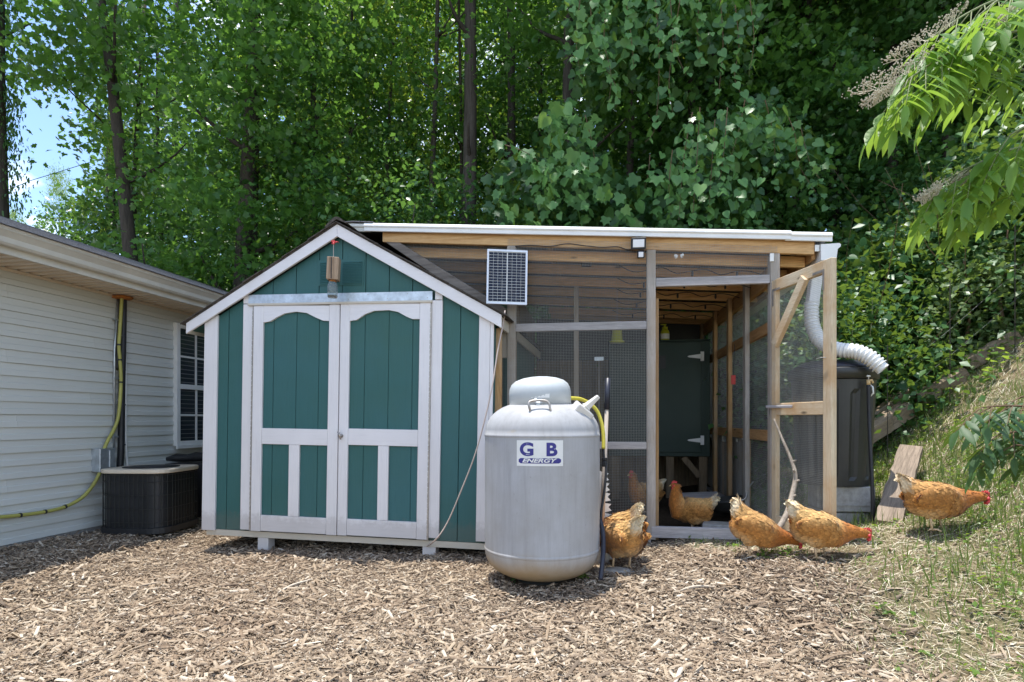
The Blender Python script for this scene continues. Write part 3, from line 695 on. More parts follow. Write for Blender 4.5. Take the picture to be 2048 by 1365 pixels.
# bee trap hanging from the gable
bt = thing('bee_trap', 'hanging wooden block with a glass jar below it in the shed gable', 'bee trap', SHED)
bx0, bz1 = SP(656, 517, -.16); bx1, bz0 = SP(678.5, 561, -.16); bc = (bx0+bx1)/2; hw = (bx1-bx0)/2
MB().obox(Matrix.Translation((bc, -.16, (bz0+bz1)/2)) @ Matrix.Rotation(R(14), 4, 'Z') @ Matrix.Rotation(R(2), 4, 'Y'), 2*hw*.93, .085, bz1-bz0).build('block', 'bark_board', bt, bev=.003)
MB().lathe([(.028, 0), (.028, .012), (.022, .013)], 16, (bc-.006, -.16, bz0-.013)).build('lid_ring', 'rust', bt, True)
jz = SP(666, 597, -.16)[1]; jh = bz0-.013-jz
MB().lathe([(.001, 0), (.032, .002), (.040, .012), (.041, jh*.72), (.034, jh*.9), (.028, jh), (.026, jh), (.032, jh*.88), (.038, jh*.7), (.037, .014), (.03, .006), (.001, .005)], 20, (bc-.006, -.16, jz)).build('jar', 'jar', bt, True)
MB().lathe([(.001, .007), (.034, .008), (.034, .022), (.001, .026)], 16, (bc-.006, -.16, jz)).build('sediment', 'rust', bt, True)
cx, cz = SP(667, 487, -.16)
MB().tube([(cx, -.16, cz), (cx+.002, -.16, bz1-.002)], .0022, 5).build('cord', 'cord', bt)
MB().tube([(bc+.004, -.208, bz1-.004), (bc+.003, -.207, (bz0+bz1)/2), (bc+.003, -.205, bz0+.004)], .003, 5).build('seam_cord', 'black', bt)
hk = MB()
for i in range(5): a = i*1.26; hk.tube([(cx, -.16, cz+.008), (cx+.018*math.cos(a), -.16+.008*math.sin(a*2), cz+.008+.016*math.sin(a))], [.006, .007], 6)
hk.tube([(cx, -.16, cz), (cx, -.10, cz+.03), (cx-.01, YR+.01, cz+.04)], .004, 6); hk.build('hook', 'comb', bt)

# ------------------------------------------------------------------ chicken coop
coop = thing('chicken_coop', 'wood framed chicken run with wire mesh walls and a white edged flat roof', 'chicken coop', COOP)
def CB(name, px0, px1, py0, py1, y0, y1, mat, bev=.003, parent=None):
    """timber whose front face (at depth y0) spans the given picture box"""
    pm, qm = (px0+px1)/2, (py0+py1)/2
    x0, x1 = CP(px0, qm, y0)[0], CP(px1, qm, y0)[0]; z1, z0 = CP(pm, py0, y0)[1], CP(pm, py1, y0)[1]
    return MB().box(x0, x1, y0, y1, z0, z1).build(name, mat, parent or coop, bev=bev)
xb1 = CP(1630, 490, 0)[0]
bl_, bz = [CP(p, q, 0) for p, q in ((765, 463), (1629, 480))], [CP(p, q, 0) for p, q in ((765, 484), (1629, 509))]
MB().prism([bz[0], bz[1], bl_[1], bl_[0]], 0, .04).build('beam', 'wood_x', coop, bev=.003)
def roofz(x): a, b = bl_; return a[1]+(x-a[0])*(b[1]-a[1])/(b[0]-a[0])
def beamz(x): a, b = bz; return a[1]+(x-a[0])*(b[1]-a[1])/(b[0]-a[0])
def post(px0, px1, pybot, y0, y1, mat, name='post', ztop=None, x=None):
    q = 780; x0, x1 = x or (CP(px0, q, y0)[0], CP(px1, q, y0)[0]); zb = CP((px0 or 1300), pybot, y0)[1] if pybot else -.12
    return MB().box(x0, x1, y0, y1, zb, ztop if ztop is not None else beamz((x0+x1)/2)-.002).build(name, mat, coop, bev=.003)
post(1014, 1031, 0, .0, .085, 'grey_z')
post(1294, 1311.5, 1080, .0, .085, 'grey_z')
post(1541, 1560, 0, .0, .085, 'grey_z')
x0, x1 = CP(1309.5, 800, .086)[0], CP(1315, 800, .086)[0]
MB().box(x0, x1+.01, .087, .125, -.05, CP(1310, 597, .087)[1]).build('door_jamb', 'wood_z', coop, bev=.002)
x0, x1 = CP(981, 800, -.20)[0], CP(1003, 800, -.20)[0]
MB().box(x0, x1, -.20, -.16, -.1, CP(985, 657, -.20)[1]).build('post', 'wood_z', coop, bev=.002)
CB('cleat', 1004, 1014, 657, 716, .01, .05, 'grey_z')
CB('rail', 1031.5, 1293.5, 645, 661, .003, .045, 'grey_x')
CB('rail', 1031.5, 1293.5, 884, 898, .003, .045, 'grey_x')
CB('header', 1312, 1540, 553, 570, .003, .045, 'grey_x')
CB('sill', 1303, 1541, 1057, 1079, -.004, .045, 'grey_x')
CB('ground_board', 1020, 1302, 1064, 1100, .01, .05, 'grey_x')
# board laid along the shed roof slope below the mesh
a0, a1, c0, c1 = CP(770, 484, .0), CP(1012, 640, .0), CP(792, 484, .0), CP(1013, 618, .0)
MB().prism([a0, (a1[0], a1[1]-.03), (c1[0], c1[1]), (c0[0]+.02, c0[1])], .004, .045).build('gable_board', 'gable_grey', coop, bev=.003)
# roof: corrugated sheet, folded white edge trim with a rounded lip
xr0, xr1 = CP(700, 455, -.05)[0], CP(1666, 472, -.05)[0]
rs = MB(); nx = 170; DR = 3.25
for i in range(nx+1):
    x = xr0+(xr1-xr0)*i/nx; z = roofz(x)+.022+.008*math.sin(i*1.25)
    rs.v += [(x, -.035, z), (x, DR, z)]
rs.f = [(2*i, 2*i+2, 2*i+3, 2*i+1) for i in range(nx)]
rs.build('roof', 'roof_metal', coop)
def edge_trim(xa, xb, zoff, y, mat='white_metal', th=.036):
    pr = [(y+.05, .044), (y+.024, .047), (y+.010, .043), (y-.002, .032), (y-.007, .018), (y-.004, .010), (y+.004, .006), (y+.004, -.024), (y+.012, -.028), (y+.012, .004), (y+.05, .026)]
    m = MB(); k = len(pr)
    m.add([(xa, a, roofz(xa)+b+zoff) for a, b in pr]+[(xb, a, roofz(xb)+b+zoff) for a, b in pr], [(i, (i+1) % k, (i+1) % k+k, i+k) for i in range(k)]+[tuple(range(k)), tuple(range(2*k-1, k-1, -1))])
    return m.build('edge_trim', mat, coop)
xs_ = CP(1583, 470, -.05)[0]; xj = CP(728, 455, -.05)[0]
edge_trim(xj, xs_, .012, -.05); edge_trim(xs_-.04, xr1, .006, -.043); edge_trim(xr0-.05, xj+.05, .010, -.04, 'fascia')
fl = MB(); z = roofz(xr0)+.05
fl.add([(xr0-.16, -.07, z+.005), (xr0+.02, -.05, z+.018), (xr0+.20, -.05, z+.004), (xr0+.20, .4, z+.016), (xr0-.16, .4, z+.02), (xr0-.16, -.07, z+.001), (xr0+.02, -.05, z+.012), (xr0+.20, -.05, z-.002), (xr0+.2, .4, z+.010), (xr0-.16, .4, z+.014)],
       [(0, 1, 2, 3, 4), (9, 8, 7, 6, 5), (0, 5, 6, 1), (1, 6, 7, 2), (2, 7, 8, 3)])
fl.build('flashing', 'shingle', coop)
# rafters, rear frame, side frame
for t in (.18, .62, 1.10, 1.60, 2.15, 2.75, 3.15):
    x0, x1 = (-.95 if t < 2.4 else .1), 2.36
    MB().prism([(x0, roofz(x0)-.165), (x1, roofz(x1)-.165), (x1, roofz(x1)-.080), (x0, roofz(x0)-.080)], t, t+.04).build('rafter', 'wood_x', coop, bev=.003)
XW = 2.085
for x in (-.9, -.3, .3, .9, 1.5, 2.25): MB().box(x, x+.04, .045, 3.2, roofz(x)-.0785, roofz(x+.04)-.004).build('purlin', 'darkwood', coop)
MB().box(XW+.01, XW+.05, .086, 3.2, roofz(XW)-.30, roofz(XW)-.155).build('side_beam', 'wood_y', coop, bev=.003)
for zc in (1.70, .82): MB().box(XW, XW+.04, .086, 3.2, zc-.045, zc+.045).build('side_rail', 'wood_y', coop, bev=.003)
MB().box(XW-.01, XW+.05, .086, 3.2, -.05, .10).build('side_plate', 'grey_x', coop, bev=.003)
for t, mt in ((.78, 'grey_z'), (1.47, 'wood_z'), (2.22, 'wood_z'), (3.1, 'darkwood')):
    MB().box(XW-.042, XW-.002, t, t+.09, -.05, roofz(XW)-.16).build('stud', mt, coop, bev=.003)
random.seed(3); t = 1.05
while t < 3.1:
    w = random.uniform(.09, .17); h = random.uniform(.70, .80)
    MB().box(XW+.055, XW+.075, t, t+w-.008, -.05, h).build('side_board', random.choice(['darkwood', 'darkwood', 'wood_z', 'grey_z']), coop); t += w
x = -.1
while x < 2.1:
    w = random.uniform(.13, .19); MB().box(x, x+w-.006, 3.21, 3.235, -.05, 1.75).build('rear_board', 'darkwood', coop); x += w
MB().box(-.1, 2.12, 3.24, 3.26, -.05, roofz(1)-.1).build('rear_panel', 'black', coop)  # added black sheet that keeps the back of the run dark
MB().box(-.16, -.12, 1.6, 3.2, -.05, roofz(0)-.2).build('side_panel', 'darkwood', coop)
MB().box(.48, .53, 1.2, 1.25, -.05, roofz(.5)-.155).build('inner_post', 'grey_z', coop, bev=.003)
fasc = MB().box(xb1-.01, xb1+.02, .045, 3.2, roofz(xb1)-.14, roofz(xb1)-.004).build('side_fascia', 'wood_y', coop, bev=.003)
# wire mesh panels
def wires(name, zlo, zhi, x0, x1, y, step=.0127, w=.0010, parent=None, Mx=None):
    m = MB(); zs_ = np.arange(min(zlo(x0), zlo(x1))-.3, max(zhi(x0), zhi(x1))+.3, step); xs = np.arange(x0, x1, step)
    for x in xs:
        a, b = zlo(x), zhi(x)
        if b-a > .01: m.box(x-w/2, x+w/2, y-w/2, y+w/2, a, b)
    fine = np.linspace(x0, x1, 200); lo = np.array([zlo(q) for q in fine]); hi = np.array([zhi(q) for q in fine])
    for z in zs_:
        ok = np.where((lo <= z) & (z <= hi))[0]
        if len(ok) > 1: m.box(fine[ok[0]], fine[ok[-1]], y-w/2-w, y+w/2-w, z-w/2, z+w/2)
    if Mx is not None: m.v = [tuple(Mx @ Vector(v)) for v in m.v]
    return tag(m.build(name, 'wire', parent or coop), kind='stuff')
xa, xc, xd = CP(1016, 800, 0)[0], CP(1302, 800, 0)[0], CP(1556, 600, 0)[0]
wires('mesh_panel', lambda x: -.03, lambda x: beamz(x)+.055, xa, xc, -.003)
def slope(x): return c0[1]+(x-c0[0])*(c1[1]-c0[1])/(c1[0]-c0[0])-.02
wires('mesh_panel', slope, lambda x: beamz(x)+.02, CP(800, 500, 0)[0], xa, .047)
wires('mesh_panel', lambda x: CP(1420, 566, 0)[1], lambda x: beamz(x)+.055, xc, xd, -.003)
wires('mesh_panel', lambda x: -.05, lambda x: CP(1000, 660, 0)[1], CP(996, 800, .02)[0], xa, .01)
side_m = Matrix.Translation((XW+.052, 0, 0)) @ Matrix.Rotation(R(90), 4, 'Z')
wires('mesh_panel', lambda x: .0, lambda x: 2.05, .09, 3.1, 0, step=.0127*1.5, Mx=side_m)
for px0, px1, py0, py1 in ((1540, 1548, 507, 523), (1630, 1639, 490, 503)): CB('bracket', px0, px1, py0, py1, -.012, -.004, 'white_plastic', .001)
# side gutter
gm = MB(); gx = CP(1662, 500, -.02)[0]; gzt = CP(1660, 489, -.02)[1]; gzb = CP(1660, 521, -.02)[1]
pr = [(gx-.075, gzt), (gx+.055, gzt+.004), (gx+.068, gzt-.006), (gx+.066, gzt-.022), (gx+.045, gzt-.04), (gx+.035, gzb+.004), (gx+.02, gzb), (gx-.075, gzb)]
gm.prism(pr, -.03, 3.2); gm.build('gutter', 'white_metal', coop)

# door of the run, swung open towards the camera
dm = COOP.inverted() @ Matrix.Translation((2.028, 4.62, .275))
H0, H1 = Vector((2.028, 4.62, 0)), Vector((2.132, 3.945, 0)); DW = (H1-H0).length; yaw = math.degrees(math.atan2(H1.y-H0.y, H1.x-H0.x))
DOOR = COOP.inverted() @ frame((2.028, 4.62, .275), yaw)
door = MB(); DH = 1.90
door.box(.0, .055, -.018, .018, 0, DH); door = door.build('door', 'pale_z', coop, bev=.003); door.matrix_local = DOOR
MB().box(DW-.085, DW, -.02, .02, 0, DH).build('stile', 'pale_z', door, bev=.003)
MB().box(.056, DW-.086, -.018, .018, DH-.085, DH).build('top_rail', 'pale_x', door, bev=.003)
MB().box(.056, DW-.086, -.018, .018, 0, .09).build('bottom_rail', 'pale_x', door, bev=.003)
MB().box(.056, DW-.086, -.018, .018, .86, .95).build('middle_rail', 'pale_x', door, bev=.003)
MB().beam((.05, -.0195, DH-.50), (DW*.60, -.0195, DH-.07), .036, .07, (0, 1, 0)).build('brace', 'pale_x', door, bev=.003)
MB().beam((-.03, -.04, .925), (DW*.42, -.04, .922), .02, .022, (0, 1, 0)).build('perch', 'grey_x', door, bev=.004)
for a, b in ((.02, DH-.14), (DW-.09, DH-.02)):
    pass
br = MB(); br.box(.012, .03, -.021, -.0185, DH-.20, DH-.07); br.box(.031, .11, -.021, -.0185, DH-.086, DH-.07); br.build('corner_bracket', 'steel', door)
br = MB(); br.box(DW-.085, DW-.07, -.023, -.0205, DH-.20, DH-.06); br.box(DW-.19, DW-.086, -.0225, -.0185, DH-.076, DH-.06); br.build('corner_bracket', 'steel', door)
hk = MB(); hk.tube([(DW-.14, -.03, DH-.66), (DW-.09, -.034, DH-.655), (DW-.04, -.03, DH-.66)], .003, 6); hk.build('latch', 'wire', door)
def door_wire(z0, z1):
    m = MB(); w = .0010
    for x in np.arange(.03, DW-.03, .0127): m.box(x-w/2, x+w/2, .0185, .020, z0, z1)
    for z in np.arange(z0, z1, .0127): m.box(.02, DW-.02, .0200, .0213, z-w/2, z+w/2)
    return tag(m.build('mesh_panel', 'wire', door), kind='stuff')
door_wire(.03, DH-.03)

# nest cabinet inside, on legs
cabT = 2.42
cx0, cz1 = CP(1312, 684, cabT); cx1, cz0 = CP(1421, 914, cabT)
cab = thing('nest_cabinet', 'dark green painted hen cabinet on legs at the back of the run', 'cabinet', COOP)
CX0 = cx0-.55; CX1 = min(cx1, XW-.05)
MB().box(CX0, CX1, cabT, cabT+.68, cz0, cz1).build('case', 'cabinet', cab, bev=.004)
xdr = CP(1402, 800, cabT)[0]
MB().box(cx0+.02, xdr, cabT-.016, cabT-.001, cz0+.05, cz1-.015).build('door', 'cabinet', cab, bev=.004)
MB().box(CX0-.02, CX1+.0, cabT-.03, cabT+.7, cz1+.001, cz1+.018).build('top_board', 'cabinet', cab, bev=.003)
wz1_, wz0_ = CP(1320, 712, cabT)[1], CP(1320, 738, cabT)[1]
MB().box(cx0+.03, CP(1331, 725, cabT)[0], cabT-.019, cabT-.0165, wz0_, wz1_).build('vent_hole', 'black', cab)  # black plate painted in place of the shaded opening
MB().box(cx0+.025, CP(1333, 725, cabT)[0], cabT-.019, cabT-.0165, wz0_-.17, wz0_-.012).build('flap', 'cabinet', cab, bev=.002)
for py in (713, 881):
    hx, hz_ = CP(1402, py, cabT-.02); h = MB()
    h.prism([(hx-.155, hz_), (hx-.14, hz_+.010), (hx, hz_+.028), (hx, hz_-.028), (hx-.14, hz_-.010)], cabT-.0215, cabT-.0165)
    h.box(hx+.002, hx+.035, cabT-.0215, cabT-.0165, hz_-.055, hz_+.055); h.tube([(hx, cabT-.022, hz_-.055), (hx, cabT-.022, hz_+.055)], .006, 6); h.build('hinge', 'white_metal', cab)
for x in (CX0+.03, CX1-.12, CX1-.5): MB().box(x, x+.09, cabT+.03, cabT+.12, -.05, cz0-.001).build('leg', 'darkwood', cab, bev=.003)
MB().beam((CX1-.30, cabT+.05, cz0-.01), (CX1-.11, cabT+.05, cz0-.24), .04, .07).build('brace', 'darkwood', cab, bev=.003)
# lime jug on the cabinet
jx, jz0 = CP(1331, 681, cabT+.05); jug = thing('jug', 'lime green pump jug with a white label on the dark green cabinet', 'jug', COOP @ Matrix.Translation((jx, cabT+.12, cz1+.019)))
MB().lathe([(.045, 0), (.052, .006), (.054, .10), (.048, .125), (.035, .14), (.03, .15)], 20).build('body', 'yelplastic', jug, True)
MB().lathe([(.0545, .025), (.0552, .028), (.0552, .085), (.0545, .088)], 20).build('label_band', 'white_plastic', jug, True)
m = MB().lathe([(.034, .151), (.034, .172), (.012, .176), (.012, .195), (.02, .197), (.02, .208)], 14); m.box(-.05, .012, -.01, .01, .197, .208); m.build('pump_cap', 'yelplastic', jug)
# small things hung in the run
tagx = thing('red_tag', 'small red tag hanging on a cord from the side stud of the run', 'tag', COOP @ Matrix.Translation((XW-.07, 1.12, 0)))
rtz = CP(1486, 760, 1.12)[1]
MB().obox(Matrix.Translation((0, 0, rtz)) @ Matrix.Rotation(R(25), 4, 'Z'), .05, .012, .09).build('plate', 'red', tagx, bev=.004)
MB().tube([(0, 0, rtz+.04), (.012, .01, rtz+.3), (.01, .0, 1.68)], .003, 5).build('cord', 'black', tagx)
lt = thing('string_light', 'dark string light wire sagging below the rafters of the run', 'string light', COOP)
for t in (.30, .76, 1.2, 1.75, 2.4):
    pts = [(.9+q*.12, t+.03*math.sin(q*2.1), roofz(.9+q*.12)-.16-.05*abs(math.sin(q*1.1))) for q in range(11)]
    MB().tube(smooth_path(pts, 3), .004, 5).build('wire', 'black', lt)
    for q in (2, 5, 8): p = pts[q]; MB().lathe([(.002, -.05), (.010, -.04), (.010, -.012), (.006, 0)], 8, p).build('bulb', 'black', lt)
for (x, t, sx, sz) in ((1.62, .47, .10, .05), (1.66, .92, .12, .06), (.62, .47, .09, .08)):
    b = thing('rafter_lamp', {.10: 'small dark lamp box on the front rafter above the open doorway', .12: 'small dark lamp box on a rear rafter above the open doorway', .09: 'small dark box fixed to a rafter behind the solar panel'}[sx], 'lamp', COOP @ Matrix.Translation((x, t, roofz(x)-.10)))
    MB().box(-sx/2, sx/2, -.04, -.002, -sz/2, sz/2).build('case', 'black', b, bev=.006)
    MB().box(-sx/2+.015, sx/2-.015, -.044, -.0405, -sz/2+.01, sz/2-.01).build('lens', 'dark_can', b, bev=.002)
# pan, board and paver on the floor of the run
def cpt(px, py, t): x, z = CP(px, py, t); return x, z
pan = thing('feed_pan', 'black rubber feed pan with a bent handle inside the doorway', 'feed pan', COOP @ Matrix.Translation((1.93, .95, .10)) @ Matrix.Rotation(R(-9), 4, 'Y'))
MB().lathe([(.12, 0), (.155, .02), (.175, .10), (.18, .11), (.172, .11), (.15, .03), (.11, .012)], 26).build('bowl', 'dark_can', pan, True)
MB().tube(smooth_path([(.05, -.17, .10), (.13, -.19, .12), (.17, -.15, .19), (.25, -.06, .24)]), .009, 7).build('handle', 'steel', pan, True)
bd = thing('scrap_board', 'thin flat board lying tilted beside the feed pan', 'board', COOP @ Matrix.Translation((1.68, 1.35, .17)) @ Euler((R(8), R(-4), R(-6))).to_matrix().to_4x4())
MB().box(-.20, .24, -.14, .14, 0, .012).build('panel', 'grey_x', bd, bev=.002); MB().box(-.18, .1, -.1, .1, -.16, -.01).build('support', 'darkwood', bd)
pv = thing('paving_block', 'dark concrete block on the floor just inside the doorway', 'paving block', COOP @ Matrix.Translation((1.72, .30, .0)) @ Matrix.Rotation(R(-14), 4, 'Z'))
MB().box(-.13, .17, -.09, .11, -.04, .085).build('block', 'concrete', pv, bev=.008)

# ------------------------------------------------------------------ solar panel, flood light, cords
sx, sz = CP(1014, 555, -.13)
spn = thing('solar_panel', 'small framed solar panel fixed on the coop post above the propane tank', 'solar panel', COOP @ Matrix.Translation((sx, -.13, sz)) @ Euler((R(-4), R(1.2), R(12))).to_matrix().to_4x4())
pw, ph = .325, .445
fr = MB()
for b in ((-pw/2, pw/2, ph/2-.016, ph/2), (-pw/2, pw/2, -ph/2, -ph/2+.016), (-pw/2, -pw/2+.014, -ph/2+.0165, ph/2-.0165), (pw/2-.014, pw/2, -ph/2+.0165, ph/2-.0165)): fr.box(b[0], b[1], -.012, .012, b[2], b[3])
fr.build('frame', 'alu', spn)
MB().box(-pw/2+.0145, pw/2-.0145, -.004, .004, -ph/2+.017, ph/2-.017).build('backsheet', 'white_plastic', spn)
ce = MB(); w0 = pw-.036; h0 = ph-.042
for i in range(8):
    for j in range(17):
        xx = -w0/2+i*w0/8+(.003 if i >= 4 else -.003); zz = -h0/2+j*h0/17
        ce.box(xx+.0012, xx+w0/8-.0012, -.0062, -.0045, zz+.0026, zz+h0/17-.001)
tag(ce.build('cell_grid', 'cell', spn), kind='stuff')
MB().box(-.03, .03, .0125, .10, -.06, .06).build('mount', 'steel', spn)
cordt = thing('hanging_cable', 'thin pale cord hanging from the solar panel eave down to the mulch', 'cord')
pts = [px_at(*p) for p in ((1010,622,4.66),(1005,655,4.62),(995,705,4.55),(985,770,4.50),(970,838,4.47),(950,910,4.47),(925,975,4.48),(895,1045,4.50),(868,1083,4.52))]
for q in ((840, 1103), (800, 1112)): g_ = ground_hit(*q); pts.append(Vector((g_.x, g_.y, g_.z+.02)))
MB().tube(smooth_path(pts), .0052, 6).build('cable', 'cord', cordt, True)
fx, fz = CP(1277, 487, -.06)
fl_ = thing('flood_light', 'black flood light with a motion sensor under the white roof edge', 'flood light', COOP @ Matrix.Translation((fx, -.055, fz)) @ Matrix.Rotation(R(14), 4, 'X'))
MB().box(-.058, .058, -.018, .02, -.045, .045).build('case', 'black', fl_, bev=.004)
MB().box(-.044, .044, -.022, -.0185, -.030, .030).build('lens', 'lens', fl_, bev=.002)
fin = MB()
for i in range(6): fin.box(-.05+i*.02-.002, -.05+i*.02+.002, .021, .035, -.04, .04)
fin.build('heat_fin', 'black', fl_)
MB().box(-.008, .048, -.012, .02, -.115, -.052).build('sensor', 'black', fl_, bev=.006); MB().box(.001, .039, -.018, -.0125, -.106, -.066).build('sensor_lens', 'lens', fl_, bev=.004)
MB().box(-.02, .02, .021, .055, -.02, .05).build('bracket', 'black', fl_)
cab2 = thing('light_cable', 'dark cable running along the beam to the flood light', 'cable', COOP)
MB().tube(smooth_path([(CP(p, q, -.012)[0], -.012, CP(p, q, -.012)[1]) for p, q in ((1030,493),(1060,491),(1100,493),(1135,488),(1170,492),(1205,495),(1235,494),(1255,500),(1268,498))]), .0035, 6).build('cable', 'black', cab2, True)
for px, py, lb in ((1352, 512, 'white clip hanging on the mesh above the doorway'), (1364, 511, 'white clip with a ring beside another above the doorway')):
    x, z = CP(px, py, .02); o = thing('clip', lb, 'clip', COOP @ Matrix.Translation((x, .02, z)))
    MB().obox(Matrix.Rotation(R(25 if px < 1360 else -30), 4, 'Y'), .03, .012, .02).build('body', 'white_plastic', o, bev=.003); MB().tube([(-.012, 0, 0), (-.004, 0, -.02), (.008, 0, -.016)], .003, 5).build('ring', 'white_plastic', o)
x, z = CP(1198, 718, 1.8); o = thing('sign_plate', 'small pale plate fixed inside the run behind the mesh', 'plate', COOP @ Matrix.Translation((x, 1.8, z)))
MB().box(-.05, .05, -.004, .004, -.02, .02).build('plate', 'galv', o); MB().box(-.005, .005, .005, .03, -1.6, .02).build('stake', 'grey_z', o)
x, z = CP(1234, 670, 1.6)
o = thing('hanging_feeder', 'pale hanging feeder seen dimly through the mesh under the rafters', 'feeder', COOP @ Matrix.Translation((x, 1.6, z)))
MB().lathe([(.01, .10), (.05, .08), (.06, -.06), (.08, -.07), (.08, -.085), (.01, -.09)], 16).build('drum', 'yelplastic', o, True); MB().tube([(0, 0, .09), (0, 0, .55)], .003, 5).build('cord', 'cord', o)

# ------------------------------------------------------------------ propane tank
TK = Matrix.Translation((.2, 3.97, .022)) @ Matrix.Rotation(R(-1), 4, 'Z')
tank = thing('propane_tank', 'large weathered grey upright propane tank with a domed lid and a blue lettered label', 'propane tank', TK)
Rk = .380
def head(zb, hgt, top, n=12):
    return [(Rk*max(.001, math.cos(R(90*i/n)))**.72, zb+(1 if top else -1)*hgt*math.sin(R(90*i/n))**.95) for i in range(1, n)]
lo = list(reversed(head(.225, .19, False))); up_ = head(.985, .215, True)
prof = [(.001, .032)]+lo+[(Rk, .222), (Rk, .225), (Rk+.003, .228), (Rk+.003, .242), (Rk, .245), (Rk, .248), (Rk, .256), (Rk, .958), (Rk, .966), (Rk, .968), (Rk+.003, .971), (Rk+.003, .983), (Rk-.001, .986)]+up_+[(.001, 1.20)]
MB().lathe(prof, 72).build('body', 'tank', tank, True)
MB().lathe([(.17, -.06), (.17, .045), (.16, .045), (.16, -.06)], 40).build('foot_ring', 'dark_can', tank, True)
LT = Matrix.Translation((-.012, -.02, 1.172)) @ Matrix.Rotation(R(2.5), 4, 'X') @ Matrix.Rotation(R(-2.0), 4, 'Y')
MB().lathe([(.190, .002), (.204, .0), (.204, .085), (.200, .112), (.186, .142), (.158, .165), (.11, .182), (.055, .191), (.001, .194)], 56, (0, 0, 0), LT).build('lid', 'tank_lid', tank, True)
MB().lathe([(.198, -.055), (.198, .0), (.188, .0), (.188, -.055)], 48, (0, 0, 0), LT).build('collar', 'dark_can', tank, True)
lug = MB(); lug.tube(smooth_path([(-.075, -.285, 1.105), (-.088, -.30, 1.155), (-.09, -.292, 1.185), (-.06, -.285, 1.196), (.0, -.285, 1.197), (.03, -.292, 1.185), (.04, -.30, 1.15), (.045, -.292, 1.105)], 4)+[Vector((-.01, -.31, 1.098)), Vector((-.075, -.29, 1.103))], .0075, 8)
lug.build('lifting_lug', 'steel', tank, True)
MB().box(.372, .3835, -.004, .004, .25, .962).build('weld_seam', 'tank', tank, bev=.001)
lt_ = MB(); lt_.box(-.055, -.005, -.228, -.222, 1.178, 1.212); lt_.box(-.045, -.018, -.236, -.229, 1.165, 1.19); lt_.build('latch', 'galv', tank, bev=.002)
def wrap(me, rad, a0, z0, off=.0):
    for v in me.vertices:
        x, z = v.co.x, v.co.y; r = rad+off; a = x/rad; v.co = (r*math.sin(a0+a), -r*math.cos(a0+a), z0+z)
def flat_grid(x0, x1, z0, z1, n=14, r=0):
    m = MB()
    for i in range(n+1):
        x = x0+(x1-x0)*i/n; e = 0
        if r:
            d = min(i, n-i)/n*(x1-x0); e = max(0, r-d); e = r-math.sqrt(max(0, r*r-e*e))
        m.v += [(x, z0+e, 0), (x, z1-e, 0)]
    m.f = [(2*i, 2*i+2, 2*i+3, 2*i+1) for i in range(n)]; return m
a_l = math.atan2(-.064, .374)
me = flat_grid(-.143, .143, -.078, .078).mesh('label'); wrap(me, Rk, -.070, .876, .0018); lab = obj('label', me, 'white_plastic', tank)
me = flat_grid(-.130, .130, -.062, -.030, 20, .008).mesh('label_bar'); wrap(me, Rk, -.070, .876, .0028); obj('label_bar', me, 'blue', lab)
def text_mesh(body, size, sx, off, shear=0):
    c = bpy.data.curves.new('lettering', 'FONT'); c.body = body; c.size = size; c.offset = off; c.shear = shear; c.align_x = 'CENTER'; c.resolution_u = 6
    o = bpy.data.objects.new('lettering', c); COL.objects.link(o); dg = bpy.context.evaluated_depsgraph_get()
    me = bpy.data.meshes.new_from_object(o.evaluated_get(dg)); bpy.data.objects.remove(o); bpy.data.curves.remove(c)
    bm = bmesh.new(); bm.from_mesh(me); bmesh.ops.triangulate(bm, faces=bm.faces[:]); bm.to_mesh(me); bm.free()
    for v in me.vertices: v.co.x *= sx; v.co.z = 0
    return me
for ch_, dx in (('G', -.080), ('B', .074)):
    me = text_mesh(ch_, .108, 1.13, .0042)
    xsv = [v.co.x for v in me.vertices]; cxm = (min(xsv)+max(xsv))/2; zm_ = min(v.co.y for v in me.vertices)
    for v in me.vertices: v.co.x += dx-cxm; v.co.y += -.018-zm_
    wrap(me, Rk, -.070, .876, .0032); obj('letter', me, 'blue', lab)
me = text_mesh('ENERGY', .033, 1.62, .0011, .30)
xsv = [v.co.x for v in me.vertices]; cxm = (min(xsv)+max(xsv))/2; zm_ = min(v.co.y for v in me.vertices)
for v in me.vertices: v.co.x -= cxm; v.co.y += -.057-zm_
wrap(me, Rk, -.070, .876, .0042); obj('lettering', me, 'white_plastic', lab)
# worn sticker on the lid
me = flat_grid(-.062, .062, -.013, .013, 10).mesh('sticker')
for v in me.vertices: a = v.co.x/.204-.05; v.co = (-.012+.2065*math.sin(a), -.02-.2065*math.cos(a), 1.172+.058+v.co.y)
st = obj('sticker', me, 'white_plastic', tank)
# yellow gas hose leaving the lid and the black hose below
yh = thing('yellow_hose', 'yellow gas hose arching out of the tank lid', 'hose')
Yh = 4.12
pts = [px_at(*p) for p in ((1128,797,4.02),(1145,797,4.06),(1162,799,4.1),(1180,808,4.12),(1195,824,4.12),(1204,850,4.1),(1207,875,4.08),(1207,898,4.06))]
MB().tube(smooth_path(pts), .013, 10).build('tube', 'yellow', yh, True)
bh = thing('black_hose', 'thin black hose running down beside the propane tank', 'hose')
pts = [px_at(*p) for p in ((1207,899,4.06),(1208,915,4.05),(1212,930,4.03),(1211,960,4.0),(1207,995,3.98),(1203,1020,3.95),(1202,1040,3.92))]
MB().tube(smooth_path(pts), .0085, 8).build('tube', 'black', bh, True)
pts2 = [px_at(*p) for p in ((1200,1040,3.92),(1206,1065,3.88),(1207,1095,3.83),(1205,1125,3.78),(1201,1160,3.74))]
MB().tube(smooth_path(pts2), .0155, 10).build('sleeve', 'navy', bh, True)
p = px_at(1209, 925, 4.04)
